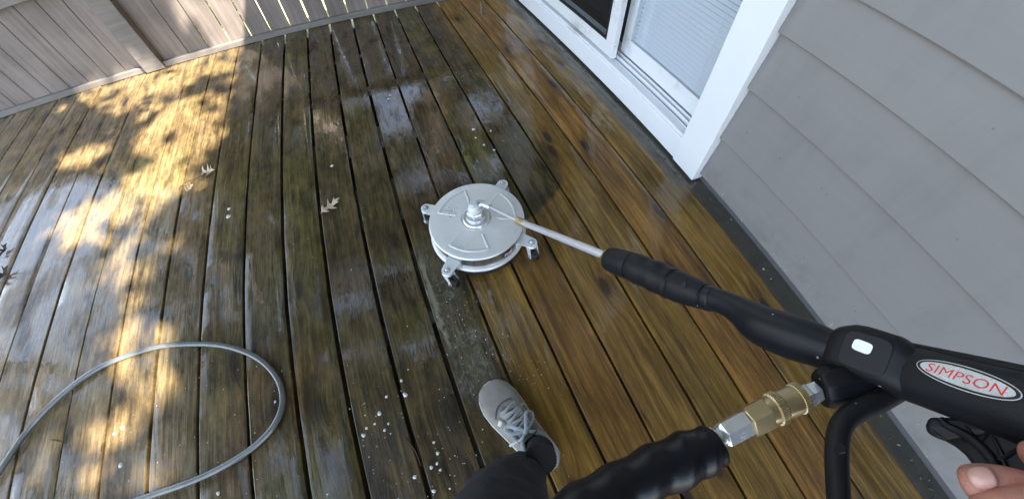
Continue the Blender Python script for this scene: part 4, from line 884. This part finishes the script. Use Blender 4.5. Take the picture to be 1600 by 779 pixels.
# sock and leg
ank = S(0.20, 0.0, 0.0)
b = B(); sk = [(ank.x, ank.y, 0.03, 0.027), (ank.x, ank.y, 0.07, 0.030), (ank.x-0.004, ank.y-0.006, 0.11, 0.029), (ank.x-0.010, ank.y-0.016, 0.16, 0.030)]
b.loft(smoothpath(sk, 4), 96, ring=lambda a, t: (1.12*(1+0.02*(1 if math.cos(30*a) > 0 else -1)), 1.0*(1+0.02*(1 if math.cos(30*a) > 0 else -1))), up=tuple(ax)); b.make('sock', M['sock'], per, smooth=True)
lp = [(-0.0078,-0.0299,0.1050,0.0466),(-0.0169,-0.0375,0.1300,0.0512),(-0.0347,-0.0477,0.1800,0.0625),(-0.0547,-0.0606,0.2700,0.0711),(-0.0811,-0.0910,0.3800,0.0752),(-0.1088,-0.1244,0.5000,0.0758)]
b = B(); lps = smoothpath(lp, 10); nb = len(lps); vs = []
b.loft(lps, 64, cap=False); b.f.append(tuple((nb-1)*64+k for k in range(64)))
for i in range(len(b.v)):
    v = Vector(b.v[i]); t = (i // 64)/nb; c_ = Vector(lps[i // 64][:3]); d = (v-c_)
    wr = 0.16*noise.noise(Vector((v.x*18, v.y*18, v.z*34))) + 0.05*noise.noise(v*55)
    b.v[i] = tuple(c_ + d*(1+wr))
o = b.make('trouser_leg', M['trouser'], per, smooth=True, angle=180); md = o.modifiers.new('solid', 'SOLIDIFY'); md.thickness = 0.0025
# hand: one skinned surface, five fingers closed round the pistol grip
def skin(name, chains, mat, parent):
    me = bpy.data.meshes.new(name); vs = []; es = []; rs = []
    for ch, root in chains:
        prev = root
        for (x, y, z, r) in ch:
            vs.append((x, y, z)); rs.append(r)
            if prev is not None: es.append((prev, len(vs)-1))
            prev = len(vs)-1
    me.from_pydata(vs, es, []); o = link(name, me, mat, parent)
    md = o.modifiers.new('skin', 'SKIN'); md.use_smooth_shade = True; md.branch_smoothing = 0.3
    for i, r in enumerate(rs): me.skin_vertices[0].data[i].radius = (r, r); me.skin_vertices[0].data[i].use_root = (i == 0)
    md = o.modifiers.new('sub', 'SUBSURF'); md.levels = 2; md.render_levels = 3
    return o
palm = [(0.2225,-0.1852,0.7930,0.0300),(0.2293,-0.1678,0.7937,0.0340),(0.2356,-0.1524,0.7935,0.0340)]
thumb = [(0.2157,-0.1400,0.7969,0.0135),(0.2089,-0.1245,0.7934,0.0100),(0.2037,-0.1176,0.7888,0.0092),(0.1985,-0.1146,0.7837,0.0098),(0.1945,-0.1134,0.7767,0.0088)]
index = [(0.2294,-0.1355,0.8030,0.0130),(0.2337,-0.1232,0.7990,0.0105),(0.2355,-0.1208,0.7901,0.0088),(0.2360,-0.1218,0.7857,0.0072)]
mid = [(0.2085,-0.1353,0.8021,0.0145),(0.1988,-0.1266,0.7985,0.0118),(0.1914,-0.1245,0.7894,0.0112),(0.1860,-0.1273,0.7786,0.0100)]
ring_ = [(0.1996,-0.1451,0.7992,0.0135),(0.1903,-0.1361,0.7958,0.0118),(0.1833,-0.1335,0.7872,0.0112),(0.1800,-0.1360,0.7773,0.0098)]
pinky = [(0.1936,-0.1529,0.7990,0.0125),(0.1844,-0.1459,0.7957,0.0102),(0.1777,-0.1429,0.7890,0.0098),(0.1749,-0.1446,0.7807,0.0085)]
skin('hand', [(palm, None), (thumb, 2), (index, 2), (mid, 2), (ring_, 1), (pinky, 1)], M['skin'], per)
Fn = frame((0.1939,-0.1097,0.7906), (0.1893,-0.1080,0.7840))
b = B(); vs = []
for i in range(9):
    for k in range(9):
        u = (i-4)/4; v_ = (k-4)/4; f = (abs(u)**3.0 + abs(v_)**3.0)**(1/3.0) if (u or v_) else 1; mm = max(abs(u), abs(v_)); 
        x, y = (u*mm/f if f else 0), (v_*mm/f if f else 0)
        vs.append(Fn @ Vector((0.0048*x, 0.0050*y, 0.0008 - 0.0034*y*y - 0.0012*x*x)))
b.add(vs, [(i*9+k, i*9+k+1, (i+1)*9+k+1, (i+1)*9+k) for i in range(8) for k in range(8)])
o = b.make('fingernail', M['nail'], per, smooth=True); md = o.modifiers.new('solid', 'SOLIDIFY'); md.thickness = 0.0008
L('sleeve_cuff', smoothpath([(0.2251,-0.1791,0.7938,0.0400),(0.2189,-0.2045,0.7907,0.0480),(0.2116,-0.2284,0.7917,0.0550),(0.2020,-0.2648,0.7902,0.0650)], 4), M['trouser'], 32, per)

# ---------------------------------------------------------------- leaves and debris on the boards
def oak(name, label, c, ang, size, curl, mat, tilt=0.0):
    out = [(0, .0), (.10, .03), (.16, .16), (.30, .30), (.26, .12), (.36, .07), (.44, .18), (.62, .40), (.55, .15), (.60, .08), (.70, .12), (.86, .22), (.80, .09), (.90, .05), (1.0, .0)]
    pts = [(x, y) for x, y in out] + [(x, -y*0.9) for x, y in reversed(out[1:-1])]
    m = Matrix.Translation(Vector(c)) @ Matrix.Rotation(R(ang), 4, 'Z') @ Matrix.Rotation(R(tilt), 4, 'X')
    bm = bmesh.new(); vv = [bm.verts.new((x, y, 0)) for x, y in pts]; bm.faces.new(vv); bmesh.ops.triangulate(bm, faces=bm.faces); bmesh.ops.subdivide_edges(bm, edges=bm.edges, cuts=2, use_grid_fill=True)
    for v in bm.verts:
        x, y = v.co.x, v.co.y; v.co = m @ Vector((size*(x-.5)*(1-0.25*curl), size*y*(1-0.3*curl), size*(0.02 + curl*abs(y)*1.1 + curl*0.5*max(0, x-0.55) + 0.03*math.sin(9*x))))
    me = bpy.data.meshes.new(name); bm.to_mesh(me); bm.free(); o = link(name, me, mat, None, True)
    md = o.modifiers.new('solid', 'SOLIDIFY'); md.thickness = 0.0012
    st = B(); a = m @ Vector((-size*.5*(1-0.25*curl), 0, size*.02)); e = m @ Vector((-size*.75, size*.05, size*0.02)); st.loft([(*a, .0012), (*e, .0009)], 6)
    return tag(o, label, 'leaf')
oak('oak_leaf', 'flat pale tan oak leaf with pointed lobes on the middle of the deck', (-0.3367,0.9986,0.0030), 28, 0.092, 0.10, M['oakleaf'])
oak('oak_leaf', 'folded pale oak leaf standing on its edges left of the flat leaf', (-0.8426,1.4356,0.0040), -20, 0.10, 0.75, M['oakleaf'], 25)
oak('oak_leaf', 'small curled pale leaf just below the folded leaf', (-0.9262,1.3712,0.0040), 40, 0.058, 1.0, M['oakleaf'], 35)
oak('dead_leaf', 'dark wet shrivelled leaf at the left edge of the deck', (-1.7811,1.4038,0.0040), 75, 0.075, 0.6, M['deadleaf'], 15)
oak('dead_leaf', 'dark wet split leaf nearer the left edge below the shrivelled one', (-1.7240,1.2543,0.0040), 60, 0.095, 0.4, M['deadleaf'], 5)
oak('dead_leaf', 'brown leaf scrap caught against the white door sill', (0.9396,1.1254,0.0020), 150, 0.045, 0.8, M['deadleaf'], 20)
b = B(); b.loft(smoothpath([(-0.2563,0.1496,0.0040,0.0015),(-0.2434,0.1234,0.0040,0.0018),(-0.2386,0.1006,0.0030,0.0018),(-0.2375,0.0730,0.0010,0.0010)], 4), 8); tag(b.make('twig', M['deadleaf'], smooth=True), 'thin brown twig lying in a board gap left of the sneaker', 'twig')
b = B(); b.loft(smoothpath([(-0.9847,1.3964,0.0030,0.0010),(-0.9523,1.4256,0.0060,0.0013),(-0.9090,1.4248,0.0060,0.0013),(-0.8748,1.4390,0.0040,0.0010)], 4), 8); tag(b.make('twig', M['deadleaf'], smooth=True), 'thin dark stem between the two pale curled leaves', 'twig')
b = B(); b.loft(smoothpath([(-1.2908,0.4870,0.0030,0.0020),(-1.2676,0.4761,0.0040,0.0015),(-1.2466,0.4624,0.0030,0.0010)], 3), 8); tag(b.make('twig', M['deadleaf'], smooth=True), 'short dark splinter on a board inside the loop of grey hose', 'twig')

b = B(); r5 = random.Random(9)
for k in range(150):
    y = r5.uniform(-0.9, 2.4); x = (0.945 if y > 0.6 else 0.975) + r5.gauss(0, 0.010); q = r5.uniform(0.0012, 0.0045); z = -0.012 if x > 0.936 else 0.0
    m = Matrix.Translation((x, y, z+q*0.3)) @ Euler((r5.uniform(0, 3), r5.uniform(0, 3), r5.uniform(0, 3))).to_matrix().to_4x4()
    b.box((-q, -q*0.6, -q*0.4), (q, q*0.6, q*0.4), m)
o = b.make('debris', M['wetledger']); o['kind'] = 'stuff'; tag(o, 'crumbs of wet dirt and leaf litter along the foot of the house wall', 'debris')
# foam: larger bubbles one by one, the fine froth as one mass
def blob(x, y, r, rng_, seg=10):
    b = B(); vs = []; fs = []; n_ = 3
    sq = rng_.uniform(0.7, 1.0); an = rng_.uniform(0, 3.14)
    rings = [(1.0, 0.0), (0.82, 0.42), (0.45, 0.66)]
    for rr, h in rings:
        for k in range(seg):
            a = 2*math.pi*k/seg; q = r*rr*(1+0.12*math.sin(3*a+an)); vx, vy = q*math.cos(a), q*math.sin(a)*sq
            vs.append((x+vx*math.cos(an)-vy*math.sin(an), y+vx*math.sin(an)+vy*math.cos(an), -0.0005+h*r*0.5))
    vs.append((x, y, r*0.38)); t = len(vs)-1
    for i in range(2):
        for k in range(seg): fs.append((i*seg+k, i*seg+(k+1) % seg, (i+1)*seg+(k+1) % seg, (i+1)*seg+k))
    for k in range(seg): fs.append((2*seg+k, 2*seg+(k+1) % seg, t))
    return vs, fs
BIG = [(-0.2273, 0.2569, 0.0096), (-0.3055, 0.2342, 0.0079), (-0.3593, 0.1952, 0.0078), (-0.3472, 0.2095, 0.0052), (-0.3028, 0.1885, 0.0051), (-0.2891, 0.2006, 0.0045), (-0.3233, 0.2129, 0.0045), (-0.2767, 0.2698, 0.0053), (-0.1904, 0.1153, 0.0052), (-0.1894, 0.0870, 0.0056), (-0.2146, 0.0612, 0.0057), (-0.1984, 0.0647, 0.0056), (-0.1956, 0.0477, 0.0048), (-0.2602, 0.0545, 0.0061), (-0.2254, 0.0076, 0.0075), (-0.1872, -0.0008, 0.0040), (-0.2273, 0.2972, 0.0057), (-1.0527, 0.3437, 0.0107), (-1.0606, 0.4485, 0.0086), (-1.0843, 0.4395, 0.0068), (-0.3136, 1.2197, 0.0092), (-0.7422, 1.1740, 0.0096), (-0.7421, 1.1329, 0.0124), (0.2790, 1.1805, 0.0108), (0.2696, 1.1260, 0.0079), (0.2867, 1.0710, 0.0077), (0.3138, 1.0259, 0.0076), (0.3423, 1.1431, 0.0069), (-0.0046, 1.5964, 0.0097), (-0.0185, 1.5686, 0.0077), (-0.4785, 0.0898, 0.0053), (-0.7636, 0.1836, 0.0070), (-0.5848, 0.3647, 0.0055)]
BL = ['largest foam blob, just left of the sneaker toe beside a dark board gap',
 'large oval bubble at the top of the loose cluster left of the sneaker',
 'oval bubble at the lower left end of the cluster left of the sneaker',
 'small bubble touching the oval one at the lower left of the cluster',
 'small bubble at the lower right of the cluster left of the sneaker',
 'tiny bubble at the right end of the cluster left of the sneaker',
 'tiny bubble in the middle of the cluster left of the sneaker',
 'small bubble standing above the cluster and left of the largest foam blob',
 'uppermost bubble of the chain running down between the twig and the sneaker',
 'second bubble from the top of the chain between the twig and the sneaker',
 'left bubble of the tight trio beside the trouser leg',
 'top bubble of the tight trio beside the trouser leg',
 'right bubble of the tight trio beside the trouser leg',
 'lone bubble below the twig, left of the chain of bubbles',
 'large bubble at the bottom edge of the photo next to the trouser leg',
 'small bubble between the large bottom one and the trouser leg',
 'small bubble directly above the largest foam blob',
 'long white foam blob, lowest one inside the grey hose loop',
 'oval sunlit bubble in the middle of the grey hose loop',
 'small bubble touching the oval sunlit one inside the hose loop',
 'lone bubble on the board above the flat tan oak leaf',
 'upper of two bubbles below the folded oak leaf',
 'lower of two bubbles below the folded oak leaf',
 'brightest bubble in the scatter behind the surface cleaner',
 'bubble just below the brightest one behind the surface cleaner',
 'third bubble down towards the surface cleaner on the boards behind it',
 'bubble nearest the surface cleaner on the boards behind it',
 'tiny bubble right of the brightest one behind the surface cleaner',
 'upper of two tiny bubbles near the fence end of the deck',
 'lower of two tiny bubbles near the fence end of the deck',
 'bubble at the bottom edge of the photo right of the hose loop',
 'bubble just below the grey hose at the bottom edge of the photo',
 'small bubble inside the right hand bend of the grey hose']
r3 = random.Random(21)
for (x, y, r), bl in zip(BIG, BL):
    vs, fs = blob(0, 0, r*0.78, r3); o = B().add(vs, fs).make('foam_bubble', M['foam'], None, smooth=True); o.location = (x, y, 0.0)
    tag(o, bl, 'bubble', 'soap bubbles scattered on the deck')
b = B()
for cx_, cy_, sd, n_ in ((0.36, 1.25, .09, 40), (-0.12, 1.85, .10, 40), (-.43, 1.9, .08, 50), (-0.62, .28, .10, 30), (-0.25, .12, .14, 60), (-.12, .0, .12, 60), (-1.0, .15, .15, 60), (-.30, -.02, .14, 50), (-.74, .08, .12, 40), (.33, 1.6, .05, 30), (0.09, 0.2, .05, 24), (-.03, .42, .05, 40)):
    for k in range(n_):
        x = r3.gauss(cx_, sd); y = r3.gauss(cy_, sd*1.4); vs, fs = blob(x, y, r3.uniform(0.0006, 0.0020), r3, 6); b.add(vs, fs)
o = b.make('froth', M['foam'], smooth=True); o['kind'] = 'stuff'; tag(o, 'fine white froth specks scattered over the wet boards', 'froth')
